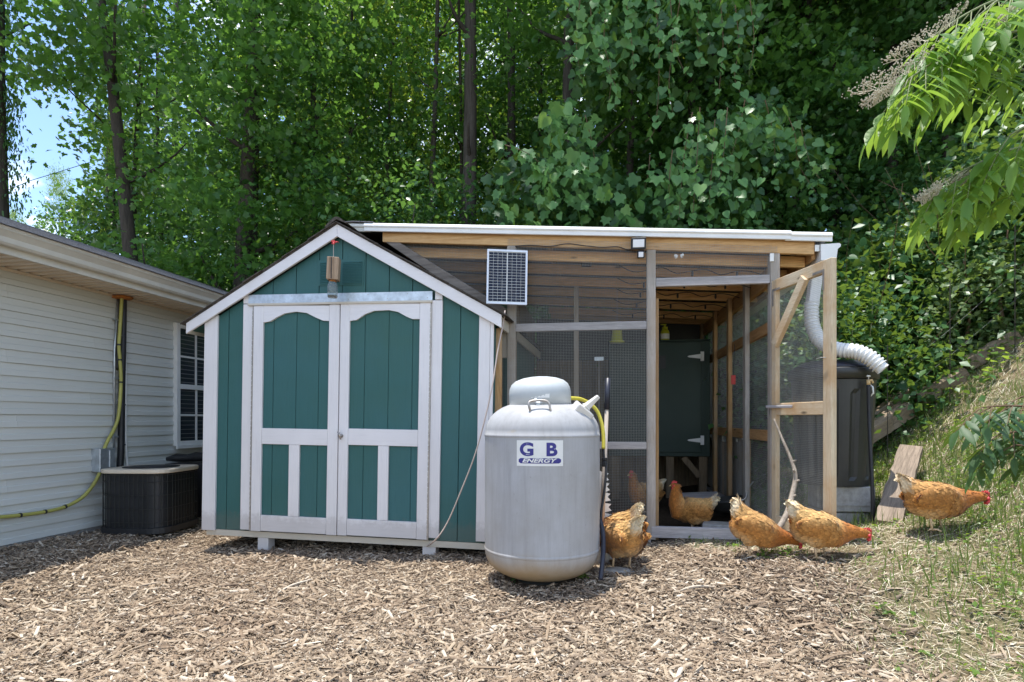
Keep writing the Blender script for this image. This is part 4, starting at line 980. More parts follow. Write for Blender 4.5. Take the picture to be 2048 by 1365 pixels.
MB().lathe([(.014, -.03), (.02, -.02), (.02, .0), (.015, .01), (.02, .015), (.02, .03)], 8, p).build('coupling', 'black', bh)
# signal box on the tank shoulder
gb_m = Matrix.Translation(px_at(1163, 825, 3.80)) @ Euler((R(26), R(34), R(28))).to_matrix().to_4x4()
gb_ = thing('signal_box', 'pale plastic signal box with a stubby antenna on the tank shoulder', 'signal box', gb_m)
MB().obox(Matrix.Identity(4), .135, .075, .075).build('case', 'grey_plastic', gb_, bev=.006)
ant = MB(); ant.beam((.0, .01, .04), (.0, .01, .05), .05, .05)
ant.add([(-.022, -.012, .036), (.022, -.012, .036), (.022, .03, .036), (-.022, .03, .036), (-.012, -.006, .150), (.012, -.006, .150), (.012, .016, .150), (-.012, .016, .150)], [(3,2,1,0),(4,5,6,7),(0,1,5,4),(1,2,6,5),(2,3,7,6),(3,0,4,7)])
ao = ant.build('antenna', 'grey_plastic', gb_, bev=.004); ao.matrix_local = Matrix.Rotation(R(10), 4, 'Y') @ Matrix.Rotation(R(-6), 4, 'X')
MB().obox(Matrix.Translation((.069, 0, 0)), .003, .06, .06).build('cover', 'grey_plastic', gb_, bev=.001)
# long handled tool leaning behind the tank
tool = thing('garden_tool', 'long grey tool shaft with a black grip standing behind the tank', 'garden tool')
a, b = px_at(1216, 757, 4.42), px_at(1203, 1095, 4.30)
q = a.lerp(b, .19)
MB().tube([a, q], .019, 12).build('grip', 'navy', tool, True); MB().tube([q, b], .0145, 10).build('shaft', 'grey_z', tool, True)
bladem = MB().obox(Matrix.Translation(b-Vector((0, 0, .06))), .12, .02, .14); bladem.build('blade', 'steel', tool, bev=.004)
arr = thing('arrow_strip', 'white plastic strip of arrow shaped points behind the tank', 'plastic strip')
st_ = MB(); zz = .95; base = px_at(1197, 1000, 4.36)
pl = []
for i in range(9):
    z = .72-i*.075; pl += [(base.x+.022+.012*(i % 3), z), (base.x+.075+.006*i, z-.012), (base.x+.055+.006*i, z-.034), (base.x+.078+.006*i, z-.06)]
st_.prism([(base.x-.01, .74)]+[(a_, b_) for a_, b_ in pl][::1]+[(base.x-.01, .03)], base.y, base.y+.004)
st_.build('strip', 'white_plastic', arr)
rock = thing('flat_stone', 'flat grey stone under the hen beside the tank', 'stone', Matrix.Translation(ground_hit(1238, 1150)+Vector((0, .05, 0))))
rm = bmesh.new(); bmesh.ops.create_icosphere(rm, subdivisions=3, radius=1)
for v in rm.verts: v.co = Vector((v.co.x*.12, v.co.y*.08, v.co.z*.035))*(1+.12*math.sin(v.co.x*5+v.co.y*7))
me = bpy.data.meshes.new('stone'); rm.to_mesh(me); rm.free(); obj('stone', me, 'concrete', rock, smooth=True)

# ------------------------------------------------------------------ rain barrel, downspout, blocks, standpipe
CANP = Vector((2.56, 4.76, 0)); cz0_ = CAMZ+(HOR-971)/F*4.6; 
can = thing('trash_can', 'tall dark plastic can on concrete blocks catching the roof water', 'trash can', Matrix.Translation((CANP.x, CANP.y, cz0_)))
hcan = CAMZ+(HOR-735)/F*4.5-cz0_
def canr(t): return .262+.044*t
m = MB(); prof = [(.001, .0), (canr(0), .0)]
N = 72; lev = [0, .05, .08, .78, .82, .86, .90]
for li, t in enumerate(lev):
    for j in range(N):
        a = 2*math.pi*j/N; r = canr(t)
        if .06 < t < .8 and (j % 6) in (0, 1): r -= .014
        m.v.append((r*math.cos(a), r*math.sin(a), t*hcan))
for li in range(len(lev)-1):
    for j in range(N): m.f.append((li*N+j, li*N+(j+1) % N, (li+1)*N+(j+1) % N, (li+1)*N+j))
m.f.append(tuple(range(N-1, -1, -1)))
m.build('body', 'dark_can', can, False)
MB().lathe([(.305, .905*hcan), (.322, .91*hcan), (.326, .99*hcan), (.318, 1.0*hcan), (.30, 1.0*hcan), (.30, .905*hcan)], 56).build('rim', 'dark_can', can, True)
MB().lathe([(.305, 1.0*hcan), (.28, 1.03*hcan), (.2, 1.07*hcan), (.1, 1.085*hcan), (.001, 1.09*hcan)], 48).build('lid', 'navy', can, True)
MB().tube([(.10, -.305, .86*hcan), (.115, -.34, .83*hcan), (.12, -.34, .78*hcan), (.105, -.30, .74*hcan)], .007, 6).build('handle', 'white_plastic', can, True)
bzt = cz0_-.004
for k, (nm, lb, zt) in enumerate((('concrete_block', 'grey concrete block directly under the dark can', bzt), ('concrete_block', 'lower concrete block sunk in the ground under the can', bzt-.20))):
    bx0 = (1688-1024)/F*4.5; bx1 = (1752-1024)/F*4.5
    o = thing(nm, lb, 'concrete block', Matrix.Translation(((bx0+bx1)/2-.03*k, 4.52+.02*k, zt)) @ Matrix.Rotation(R(-4+5*k), 4, 'Z'), 'concrete blocks under the can')
    MB().box(-.20, .125, 0, .19, -.192, 0).build('block', 'concrete', o, bev=.006)
    MB().box(-.195, .12, -.006, -.0005, -.145, -.135).build('seam', 'concrete', o)
    o2 = MB().box(-.21, .12, .21, .40, -.192, 0).build('block', 'concrete', o, bev=.006)
ds = thing('downspout', 'white roof downspout with a corrugated flexible end bending over the can', 'downspout')
dt = px_at(1633, 540, 4.78); dt0 = px_at(1640, 505, 4.72); db = px_at(1624, 612, 4.78)
MB().beam(dt, db, .085, .07, (1, 0, 0)).build('pipe', 'white_metal', ds, bev=.006)
MB().beam(dt0+Vector((.02, 0, .02)), dt+Vector((0, 0, -.02)), .08, .065, (0, 1, 0)).build('elbow', 'white_metal', ds, bev=.006)
path = smooth_path([px_at(*p) for p in ((1623,606,4.78),(1623,630,4.77),(1625,652,4.75),(1637,678,4.70),(1658,694,4.62),(1682,701,4.54),(1712,704,4.46),(1738,715,4.40),(1759,733,4.36))], 14)
L_ = [0]
for i in range(1, len(path)): L_.append(L_[-1]+(path[i]-path[i-1]).length)
res = []; step = .0048; d = 0; i = 0
while d < L_[-1]:
    while L_[i+1] < d: i += 1
    t = (d-L_[i])/(L_[i+1]-L_[i]); res.append(path[i].lerp(path[i+1], t)); d += step
rad = [.052+(.0055 if (k % 6) in (0, 1, 5) else -.0035)*(.5+.9*k/len(res)) for k in range(len(res))]
hm = MB(); hm.tube(res, rad, 22, caps=False)
end = [p for p in res[-1:]]; dirn = (res[-1]-res[-3]).normalized()
hm.tube([res[-1]-dirn*.001, res[-1]+dirn*.035], [.047, .047], 22, caps=False)
hm.build('corrugated_hose', 'white_plastic', ds, True)
spg = thing('standpipe', 'thin black standpipe with a brass spigot beside the dark can', 'standpipe')
a, b = px_at(1737, 770, 4.42), px_at(1745, 985, 4.36)
MB().tube(smooth_path([a, px_at(1738, 820, 4.42), px_at(1740, 880, 4.4), b, b-Vector((0, 0, .3))]), .0135, 9).build('pipe', 'black', spg, True)
sg = MB(); sg.tube([a, a+Vector((0, 0, .035))], .014, 8); sg.tube([a+Vector((-.012, 0, .03)), a+Vector((.02, -.01, .034)), a+Vector((.026, -.012, .01))], .009, 7); sg.build('spigot', 'beak', spg, True)
MB().beam(a+Vector((-.012, 0, .065)), a+Vector((.014, 0, .065)), .008, .012).build('valve', 'white_metal', spg, bev=.002); MB().tube([a+Vector((0, 0, .03)), a+Vector((0, 0, .066))], .004, 6).build('stem', 'steel', spg)

# ------------------------------------------------------------------ plank, timbers, wire fence, stick
def slab(name, part, label, cat, corners, th, mat, bend=0):
    """plank through four corner points (top left, top right, bottom right, bottom left)"""
    A, B, C_, D_ = [Vector(c) for c in corners]; o = (C_+D_)/2
    up = ((A+B)/2-o); l = up.length; up.normalize(); side = (B-A).normalized(); nrm = side.cross(up).normalized(); side = up.cross(nrm)*-1 if False else (side-up*side.dot(up)).normalized(); nrm = side.cross(up)
    w1 = (B-A).length; w0 = (C_-D_).length
    mt = Matrix((side, up, nrm)).transposed().to_4x4(); mt.translation = o
    r = thing(name, label, cat, mt); m = MB(); ns = 14
    for i in range(ns+1):
        t = i/ns; w = w0+(w1-w0)*t; y = l*t; e = random.uniform(-.006, .006); b_ = bend*math.sin(t*3.14)
        jag = random.uniform(-.01, .01) if i in (0, ns) else 0
        m.v += [(-w/2+e, y+jag, b_), (w/2+e*.5, y-jag, b_+.004), (w/2, y-jag, b_-th), (-w/2, y+jag, b_-th)]
    for i in range(ns):
        for j in range(4): m.f.append((4*i+j, 4*i+(j+1) % 4, 4*(i+1)+(j+1) % 4, 4*(i+1)+j))
    m.f += [(3, 2, 1, 0), (4*ns, 4*ns+1, 4*ns+2, 4*ns+3)]
    m.build(part, mat, r); return r
M['plank_y'] = wood('leaning_plank', (.12, .09, .065), (.33, .255, .19), 'y', grain=2.6)
slab('leaning_plank', 'plank', 'thick weathered plank leaning on the bank beside the concrete block', 'plank',
     (px_at(1799, 890, 4.95), px_at(1846, 893, 4.85), px_at(1800, 1035, 4.12), px_at(1750, 1052, 4.18)), .055, 'plank_y')
tb = [('old timber at the foot of the bank beside the dark can', (1726, 872, 5.6), (1842, 778, 5.75), .15),
      ('cracked timber lying on another along the bank edge', (1738, 838, 5.85), (1832, 764, 6.0), .13),
      ('long timber edging the grass beyond the hens', (1835, 792, 5.75), (1945, 716, 5.7), .13),
      ('weathered timber at the top of the grassy bank', (1930, 728, 5.75), (2060, 645, 5.55), .13),
      ('split upper timber stacked on the bank top', (1950, 706, 5.95), (2070, 630, 5.75), .10)]
for lb, a, b, r in tb:
    A, B = px_at(*a), px_at(*b); A.z -= random.uniform(.0, .10); B.z -= random.uniform(.02, .14); d = (B-A); B = A+d*random.uniform(.72, .95); d = B-A; l = d.length; d.normalize(); sd = d.cross(Vector((0, 0, 1))).normalized(); up = sd.cross(d)
    mt = Matrix((d, sd, up)).transposed().to_4x4(); mt.translation = A
    o = thing('timber', lb, 'timber', mt, 'retaining timbers along the bank'); m = MB(); ns = 10
    for i in range(ns+1):
        x = l*i/ns; q = [random.uniform(-.012, .012) for _ in range(6)]
        m.v += [(x, -r*.5+q[0], -r*.55), (x, r*.5+q[1], -r*.55), (x, r*.52+q[2], r*.3), (x, r*.2, r*.52+q[3]), (x, -r*.25, r*.5+q[4]), (x, -r*.53+q[5], r*.25)]
    for i in range(ns):
        for j in range(6): m.f.append((6*i+j, 6*i+(j+1) % 6, 6*(i+1)+(j+1) % 6, 6*(i+1)+j))
    m.f += [(5, 4, 3, 2, 1, 0), tuple(6*ns+j for j in range(6))]; m.build('log', 'timber', o)
    MB().beam((l*.1, -r*.54, r*.02), (l*.75, -r*.54, -r*.05), .008, .012).build('crack', 'black', o)
fen = thing('wire_fence', 'thin wire fence strung along the edge of the bank', 'wire fence')
for (a, b) in (((1735, 840, 5.6), (2060, 575, 5.6)), ((1735, 790, 5.6), (2060, 520, 5.6))):
    MB().tube([px_at(*a), (px_at(*a)+px_at(*b))/2-Vector((0, 0, .03)), px_at(*b)], .0007, 4).build('strand', 'wire', fen)
for px, y0, y1 in ((1775, 690, 850), (1900, 560, 740), (2030, 450, 640)):
    a, b = px_at(px, y0, 5.42), px_at(px, y1, 5.42); MB().tube([a, b, b-Vector((0, 0, .3))], .004, 6).build('fence_post', 'bark_dark', fen)
stk = thing('stick', 'crooked peeled branch leaning against the open mesh door', 'branch')
sp_ = [(1548,838,4.50),(1560,868,4.45),(1573,898,4.40),(1584,925,4.36),(1590,945,4.33),(1590,965,4.31),(1583,995,4.27),(1576,1022,4.22),(1563,1048,4.17),(1545,1070,4.12),(1522,1098,4.06)]
sm_ = MB(); sm_.tube(smooth_path([px_at(*p) for p in sp_], 4), [.007+.013*min(1, i/26) for i in range(41)], 9)
for i, s_ in ((3, 1), (4, -1), (6, 1), (5, 1)): q = px_at(*sp_[i]); sm_.tube([q, q+Vector((.022*s_, -.02, .018))], [.011, .007], 6)
sm_.build('branch', 'stick', stk, True)

# ------------------------------------------------------------------ hens
def hen(label, pos, heading, pitch=0, neck='walk', legs=(.03, -.05), scale=1.0, tone=0, tailup=34):
    """side view: x forward, z up, origin on the ground between the feet"""
    body = [(-.215,.365,.010,.018),(-.190,.345,.030,.036),(-.155,.305,.052,.062),(-.11,.262,.080,.092),(-.05,.232,.104,.112),(.02,.212,.116,.122),(.085,.204,.112,.116),(.14,.208,.092,.098)]
    necks = {'walk': [(.19,.222,.064,.070),(.235,.232,.046,.050),(.275,.236,.035,.038),(.31,.238,.028,.032)],
             'up': [(.165,.262,.074,.076),(.185,.325,.054,.056),(.192,.385,.040,.042),(.196,.435,.030,.032)],
             'peck': [(.19,.185,.066,.070),(.235,.150,.048,.052),(.272,.118,.036,.040),(.295,.090,.029,.032)],
             'away': [(.18,.18,.066,.070),(.22,.13,.048,.052),(.25,.085,.036,.040),(.265,.055,.029,.032)]}[neck]
    cp, sp_ = math.cos(R(pitch)), math.sin(R(pitch))
    def rot(x, z): x2, z2 = x, z-.21; return (x2*cp+z2*sp_, .21-x2*sp_+z2*cp)
    rings = [(*rot(x, z), a, b) for x, z, a, b in body]
    if neck == 'walk' or neck == 'up': rings += [(*rot(x, z), a, b) for x, z, a, b in necks]
    else: rings += [(*rot(x, z), a, b) for x, z, a, b in necks]
    hx, hz_ = rings[-1][0], rings[-1][1]
    dx, dz = hx-rings[-2][0], hz_-rings[-2][1]; dl = math.hypot(dx, dz); dx, dz = dx/dl, dz/dl
    if neck == 'up': fdx, fdz = .99, -.12
    elif neck == 'walk': fdx, fdz = .95, -.30
    else: fdx, fdz = .70, -.71
    head = (hx+fdx*.012, hz_+fdz*.012)
    rings += [(head[0]+fdx*.012, head[1]+fdz*.012, .024, .026), (head[0]+fdx*.028, head[1]+fdz*.028, .014, .016)]
    m = MB(); n = 18
    for i, (x, z, a, b) in enumerate(rings):
        p0 = rings[max(i-1, 0)]; p1 = rings[min(i+1, len(rings)-1)]; tx, tz = p1[0]-p0[0], p1[1]-p0[1]; l = math.hypot(tx, tz); tx, tz = tx/l, tz/l
        for j in range(n):
            t = 2*math.pi*j/n; u = a*math.sin(t); v = b*math.cos(t)
            m.v.append((x-tz*v, u, z+tx*v))
    k = len(rings)
    for i in range(k-1):
        for j in range(n): m.f.append((i*n+j, i*n+(j+1) % n, (i+1)*n+(j+1) % n, (i+1)*n+j))
    m.f += [tuple(range(n-1, -1, -1)), tuple((k-1)*n+j for j in range(n))]
    # fluffy belly, thighs, wings all meet in one continuous skin
    def ell(c, r, mt=None):
        bm = bmesh.new(); bmesh.ops.create_icosphere(bm, subdivisions=3, radius=1)
        vs = [v.co.copy() for v in bm.verts]; fs = [tuple(v.index for v in f.verts) for f in bm.faces]; bm.free()
        rm = Matrix.Rotation(R(pitch+(mt or 0)), 3, 'Y'); c3 = rot(c[0], c[2])
        m.add([tuple(Vector((c3[0], c[1], c3[1]))+rm @ Vector((v.x*r[0], v.y*r[1], v.z*r[2]))) for v in vs], fs)
    ell((-.075, 0, .175), (.105, .098, .082), 12)
    for s, lx_ in ((1, legs[0]), (-1, legs[1])):
        ell((-.01, s*.060, .165), (.085, .045, .075), 25)
        ell((-.02, s*.098, .232), (.135, .026, .066), -10)
        hipx, hipz = rot(-.01, .15); m.tube([(hipx, s*.055, hipz), ((hipx+lx_)/2, s*.055, .118), (lx_-.004, s*.055, .085)], [.052, .034, .016], 12)
    me = m.mesh('hen_body'); tmp = obj('tmp', me); rmod = tmp.modifiers.new('r', 'REMESH'); rmod.mode = 'VOXEL'; rmod.voxel_size = .0075
    smd = tmp.modifiers.new('s', 'SMOOTH'); smd.iterations = 4; smd.factor = .5
    dg = bpy.context.evaluated_depsgraph_get(); bme = bpy.data.meshes.new_from_object(tmp.evaluated_get(dg)); bpy.data.objects.remove(tmp)
    bme.polygons.foreach_set('use_smooth', [True]*len(bme.polygons)); bme.materials.clear()
    nv = len(bme.vertices); V = np.zeros(nv*3, np.float32); bme.vertices.foreach_get('co', V); V = V.reshape(-1, 3).astype(float)
    Nn = np.zeros(nv*3, np.float32); bme.vertices.foreach_get('normal', Nn); Nn = Nn.reshape(-1, 3).astype(float)
    def plumage(P, jit=0):
        xb = P[:, 0]*cp-(P[:, 2]-.21)*sp_; zb = .21+P[:, 0]*sp_+(P[:, 2]-.21)*cp      # body space
        gold = np.array([.50, .235, .062]); buff = np.array([.68, .43, .17]); rusty = np.array([.43, .155, .030]); cream = np.array([.84, .70, .48]); fluff = np.array([.70, .50, .26])
        c = gold[None]*np.ones((len(P), 1))
        w = sm((zb-.20)/.10)[:, None]; c = c*(1-w*(.78-.5*tone))+buff*(w*(.78-.5*tone))
        w = sm((.17-zb)/.07)[:, None]*sm((.06-xb)/.10)[:, None]; c = c*(1-w*.8)+fluff*(w*.8)
        w = sm((xb-.12)/.07)[:, None]; c = c*(1-w)+rusty*w
        w = sm((-.135-xb+.25*(zb-.28))/.05)[:, None]*sm((zb-.22)/.06)[:, None]; c = c*(1-w)+cream*w
        wing = np.exp(-((zb-.232)/.06)**2-((xb+.0)/.12)**2)*(np.abs(P[:, 1]) > .085); c = c*(1-.35*wing[:, None])+rusty*(.35*wing[:, None])
        if tone: c = c*np.array([1-.10*tone, 1-.2*tone, 1-.28*tone])
        return np.clip(c, 0, 1)
    def setcol(me_, C):
        a = me_.color_attributes.new('plumage', 'FLOAT_COLOR', 'POINT'); a.data.foreach_set('color', np.concatenate([C, np.ones((len(C), 1))], 1).astype(np.float32).ravel())
    setcol(bme, plumage(V))
    mt = Matrix.Translation(pos) @ Matrix.Rotation(R(heading), 4, 'Z') @ Matrix.Scale(scale, 4)
    r = thing('hen', label, 'hen', mt, 'buff hens around the coop'); b = obj('body', bme, 'hen', r)
    # overlapping feathers on that skin
    idx = rng.choice(nv, min(nv, 5200), replace=False); xbv = V[:, 0]*cp-(V[:, 2]-.21)*sp_; nki = np.where((xbv > .13) & (V[:, 2] > .05))[0]; idx = np.concatenate([idx, rng.choice(nki, 1500)]); P, N_ = V[idx]+rng.normal(0, .002, (len(idx), 3)), Nn[idx]
    ok = P[:, 2] > .10; P, N_ = P[ok], N_[ok]; nf = len(P)
    tail = np.array([-cp, 0, .45*cp+sp_*.0]); T = np.tile(tail, (nf, 1)); xb = P[:, 0]*cp-(P[:, 2]-.21)*sp_
    low = sm((.19-P[:, 2])/.08); T[:, 2] -= .95*low
    nk = sm((xb-.13)/.05)[:, None]; nd = np.array([rings[8][0]-rings[-3][0], 0, rings[8][1]-rings[-3][1]]); nd /= np.linalg.norm(nd); T = T*(1-nk)+nd*nk
    T += rng.normal(0, .19, (nf, 3)); T = unit(T-(T*N_).sum(1, keepdims=True)*N_); lift = rng.uniform(.05, .18, nf)[:, None]; Y = unit(T+N_*lift); X, Y, Z = frames(Y, N_)
    hd = sm((xb-.15)/.08); C_j = rng.uniform(.62, 1.35, nf); size = (.038-.017*hd)*rng.uniform(.75, 1.25, nf)
    FV = np.array([(0,0,0),(.26,.35,.03),(.22,.78,.02),(0,1,-.02),(-.22,.78,.02),(-.26,.35,.03),(0,.5,.05)]); FF = np.array([(0,1,6),(1,2,6),(2,3,6),(3,4,6),(4,5,6),(5,0,6)])
    fme = scatter('feathers', FV, FF, P-N_*.004, X, Y, Z, size, 'hen', True)
    C = plumage(P)*(rng.uniform(.74, 1.18, nf)*(1-hd)+C_j*hd)[:, None]; tipc = np.array([.88, .92, 1, 1.25, 1, .92, .85])
    C = np.clip((C[:, None, :]*tipc[None, :, None]).reshape(-1, 3), 0, 1); setcol(fme, C)
    tag(obj('feathers', fme, None, r), kind='stuff')
    # tail feathers fanned out
    tf = MB(); tc_ = []
    for i in range(13):
        a = R(-34+i*68/12); o0 = rot(-.15, .315); L0 = .125*(1-.25*abs(i-6)/6); d = Vector((-math.cos(R(tailup))*math.cos(a), math.sin(a)*.8, math.sin(R(tailup)))); d = Matrix.Rotation(R(pitch), 3, 'Y') @ d; d.normalize()
        sd = d.cross(Vector((1, 0, .3))).normalized()*.017; p0 = Vector((o0[0], math.sin(a)*.03, o0[1])); e = Vector((random.uniform(-.01, .01), random.uniform(-.008, .008), 0))
        tf.add([p0-sd*.5, p0+sd*.5, p0+d*L0*.6+sd, p0+d*L0+sd*.5+e, p0+d*L0-sd*.3+e, p0+d*L0*.6-sd], [(0, 1, 2, 5), (5, 2, 3, 4)])
    tme = tf.mesh('tail'); setcol(tme, np.tile(np.array([[.84, .71, .50]]), (len(tf.v), 1))*(1-.12*tone)*rng.uniform(.8, 1.1, (len(tf.v), 1))); obj('tail', tme, 'hen', r)
    # head details
    up = Vector((-fdz, 0, fdx)) if fdx > 0 else Vector((0, 0, 1)); fw = Vector((fdx, 0, fdz)); H = Vector((head[0], 0, head[1]))
    cm = MB(); prof_ = [(-.026, .018), (-.030, .034), (-.020, .040), (-.016, .030), (-.008, .050), (-.002, .036), (.006, .052), (.011, .036), (.018, .044), (.024, .026), (.030, .010), (.010, .012)]
    pts = [H+fw*a_+up*b_ for a_, b_ in prof_]; k = len(pts); sdv = Vector((0, .0045, 0))
    cm.add([p-sdv for p in pts]+[p+sdv for p in pts], [tuple(range(k)), tuple(range(2*k-1, k-1, -1))]+[(i, i+k, (i+1) % k+k, (i+1) % k) for i in range(k)])
    cm.build('comb', 'comb', r, bev=.0015)
    wm = MB()
    for s in (1, -1):
        wm.tube([H+fw*.024-up*.008+Vector((0, s*.009, 0)), H+fw*.022-up*.026+Vector((0, s*.012, -.004)), H+fw*.018-up*.040+Vector((0, s*.012, -.006))], [.008, .012, .005], 8)
        wm.tube([H+fw*.016+up*.004+Vector((0, s*.014, 0)), H+fw*.010-up*.006+Vector((0, s*.0235, 0)), H+fw*.0-up*.010+Vector((0, s*.020, 0))], [.012, .013, .006], 8)
    wm.build('wattle', 'comb', r, True)
    bk = MB(); bk.tube([H+fw*.030, H+fw*.044-up*.001, H+fw*.058-up*.007], [.0095, .007, .0015], 8); bk.build('beak', 'beak', r, True)
    for s in (1, -1): MB().lathe([(.001, -.003), (.0038, 0), (.001, .003)], 8, H+fw*.014+up*.010+Vector((0, s*.0255, 0))).build('eye', 'eye', r, True)
    for s, lx_ in ((1, legs[0]), (-1, legs[1])):
        lg = MB(); ft = Vector((lx_+.006, s*.055, .010)); lg.tube([(lx_-.004, s*.055, .105), (lx_-.002, s*.055, .055), ft], [.0105, .0075, .0085], 8)
        for a_, l_ in ((0, .062), (32, .052), (-32, .052), (180, .028)):
            d = Vector((math.cos(R(a_)), math.sin(R(a_)), 0)); lg.tube([ft, ft+d*l_*.5+Vector((0, 0, .004)), ft+d*l_+Vector((0, 0, -.008))], [.0065, .0058, .002], 6)
        lg.build('leg', 'shank', r, True)
    return r
def at_ground(px, py, dz=0): p = ground_hit(px, py); p.z = hz(p.x, p.y)+dz+.018; return p
hen('buff hen walking right along the grass edge with its head forward', Vector((1.93, 3.76, hz(1.93, 3.76)+.01)), -12, 9, 'walk', (.055, -.03), .87)
hen('buff hen pecking downwards beside the open mesh door, tail raised', at_ground(1510, 1118), -13, 21, 'walk', (.05, -.05), .85, .35, 55)
hen('russet hen with a white tail climbing the grassy bank', at_ground(1868, 1066), -8, 0, 'walk', (.07, -.045), .92, .6, 44)
hen('buff hen standing upright in the doorway facing left', Vector((1.56, 5.15, .13)), 176, -8, 'up', (.02, -.02), .88, .1, 58)
hen('buff hen seen from behind bending down right beside the propane tank', at_ground(1243, 1143), 116, 5, 'walk', (.02, -.02), .98, .05, 36)
hen('buff hen half hidden behind another hen beside the propane tank', at_ground(1248, 1139)+Vector((.02, .20, .02)), 122, 10, 'walk', (.02, -.02), .96, .1, 44)
hen('dim hen behind the mesh inside the run', Vector((1.40, 6.2, .14)), 200, -2, 'up', (.02, -.02), .9, .2)

# ------------------------------------------------------------------ grass and straw on the bank
def bankzone(n, x0, x1, y0, y1, power, green=1):
    x = rng.uniform(x0, x1, n); y = rng.uniform(y0, y1, n); e = x-np.maximum(0, 3.9-y)*.25
    patch = .5+.5*np.sin(x*2.7+1.7*np.sin(y*1.9))*np.cos(y*2.3+.6*np.sin(x*3.3))
    d = sm((e-1.15-green*.22+.25*np.sin(y*3))/(.9+green*.6))*(1-power+power*patch)
    v = COOP.inverted(); cx = v[0][0]*x+v[0][1]*y+v[0][3]; cy = v[1][0]*x+v[1][1]*y+v[1][3]
    k = (rng.uniform(0, 1, n) < d) & (np.abs(x) < .9*y+1.4) & ~((cx < 2.25) & (cy > -.03)); return x[k], y[k]
BLADE = (np.array([(-.5,0,0),(.5,0,0),(.36,.5,.10),(-.36,.5,.10),(0,1,.34)]), np.array([(0,1,2),(0,2,3),(3,2,4)]))
def blades(name, n, lmin, lmax, w, mat, lean, power, zone=(1.1, 6.5, 2.0, 7.5), flat=False):
    x, y = bankzone(n, *zone, power); n = len(x); az = rng.uniform(0, 2*np.pi, n); l = rng.uniform(lmin, lmax, n)
    up = np.abs(rng.normal(.0 if flat else 1, .22 if flat else .25, n)); Y = np.stack([np.cos(az)*lean, np.sin(az)*lean, up], 1)
    N = np.stack([-np.cos(az)*.3, -np.sin(az)*.3, np.ones(n)], 1)+rng.normal(0, .3, (n, 3)); X, Y, Z = frames(Y, N)
    sc = np.stack([np.full(n, w)*rng.uniform(.6, 1.4, n), l, l], 1)
    return tag(obj(name, scatter(name, BLADE[0], BLADE[1], np.stack([x, y, height(x, y)-.004], 1), X, Y, Z, sc, mat)), kind='stuff')
blades('grass', 150000, .025, .075, .0048, 'grass', .85, .85)
blades('grass', 7000, .08, .17, .0085, 'grass', .45, .98, (2.0, 4.6, 2.4, 5.5))
def dry():
    x, y = bankzone(120000, .9, 6.5, 2.0, 7.5, .35, 0); n = len(x); l = rng.uniform(.025, .115, n); az = rng.uniform(0, 2*np.pi, n)
    s = height(x+.05, y)-height(x-.05, y); Y = np.stack([np.cos(az), np.sin(az), np.cos(az)*s/.1+rng.normal(.05, .16, n)], 1); N = rng.normal(0, .3, (n, 3)); N[:, 2] += 1
    X, Y, Z = frames(Y, N); T = (np.array([(-.5,0,0),(.5,0,0),(.4,.5,.05),(-.4,.5,.05),(.1,1,0),(-.2,1,0)]), np.array([(0,1,2,3),(3,2,4,5)]))
    tag(obj('dry_straw', scatter('dry_straw', T[0], T[1], np.stack([x, y, height(x, y)+rng.uniform(0, .016, n)], 1), X, Y, Z, np.stack([rng.uniform(.0014, .0036, n), l, l], 1), 'straw')), kind='stuff')
dry()
# low clover patch by the hens, weeds under the tank
def rosette(name, label, cat, p, n, rad, size, mat, h=.05):
    r = thing(name, label, cat, Matrix.Translation(p)); lm_ = tmesh('leaf', LEAF_SIMPLE, mat)
    for i in range(n):
        a = random.uniform(0, 6.28); d = rad*math.sqrt(random.random()); q = Vector((d*math.cos(a), d*math.sin(a)*.7, 0)); z = hz(p.x+q.x, p.y+q.y)-p.z
        o = obj('leaf', lm_, None, r); s = size*random.uniform(.6, 1.3)
        o.matrix_local = Matrix.Translation((q.x, q.y, z+random.uniform(.01, h))) @ Euler((random.uniform(-.3, .7), random.uniform(-.4, .4), random.uniform(0, 6.28))).to_matrix().to_4x4() @ Matrix.Scale(s, 4)
    sm2 = MB()
    for i in range(6): a = i*1.05; sm2.tube([(0, 0, -.01), (rad*.3*math.cos(a), rad*.2*math.sin(a), h*.8)], .002, 4)
    sm2.build('stem', 'twig', r); return r
rosette('clover_patch', 'bright green clover patch between the two pecking hens', 'clover', at_ground(1560, 1112), 90, .17, .032, 'leaf_lime', .04)
rosette('weed', 'small dark weed sprouting under the left of the tank', 'weed', at_ground(1042, 1163), 22, .045, .045, 'leaf_shrub', .06)
rosette('weed', 'tiny bright weed sprouting at the right foot of the tank', 'weed', at_ground(1166, 1160), 12, .03, .045, 'leaf_lime', .05)
def broadleaf():
    x, y = bankzone(7000, 1.2, 6.0, 2.3, 7.2, .9); n = len(x); k = 5; x = np.repeat(x, k)+rng.normal(0, .022, n*k); y = np.repeat(y, k)+rng.normal(0, .022, n*k)
    me = leaf_cloud('broadleaf_weeds', np.stack([x, y, height(x, y)+rng.uniform(.012, .05, len(x))], 1), rng.uniform(.016, .040, len(x)), 'leaf_lime', LEAF_SIMPLE, 1.6, .1)
    tag(obj('broadleaf_weeds', me), kind='stuff')
broadleaf()
rosette('weed', 'leafy weed growing beside the leaning plank', 'weed', at_ground(1815, 1015), 26, .07, .05, 'leaf_lime', .10)
rosette('weed', 'green weed inside the doorway beside the side wall', 'weed', Vector((2.05, 5.3, .12)), 30, .09, .06, 'leaf_shrub', .10)
rosette('weed', 'grass green weed growing alone in the mulch', 'weed', at_ground(1766, 1232), 16, .04, .04, 'leaf_lime', .05)
rosette('weed', 'leafy weed on the bank between the can and the plank', 'weed', at_ground(1760, 905), 22, .08, .05, 'leaf_shrub', .08)

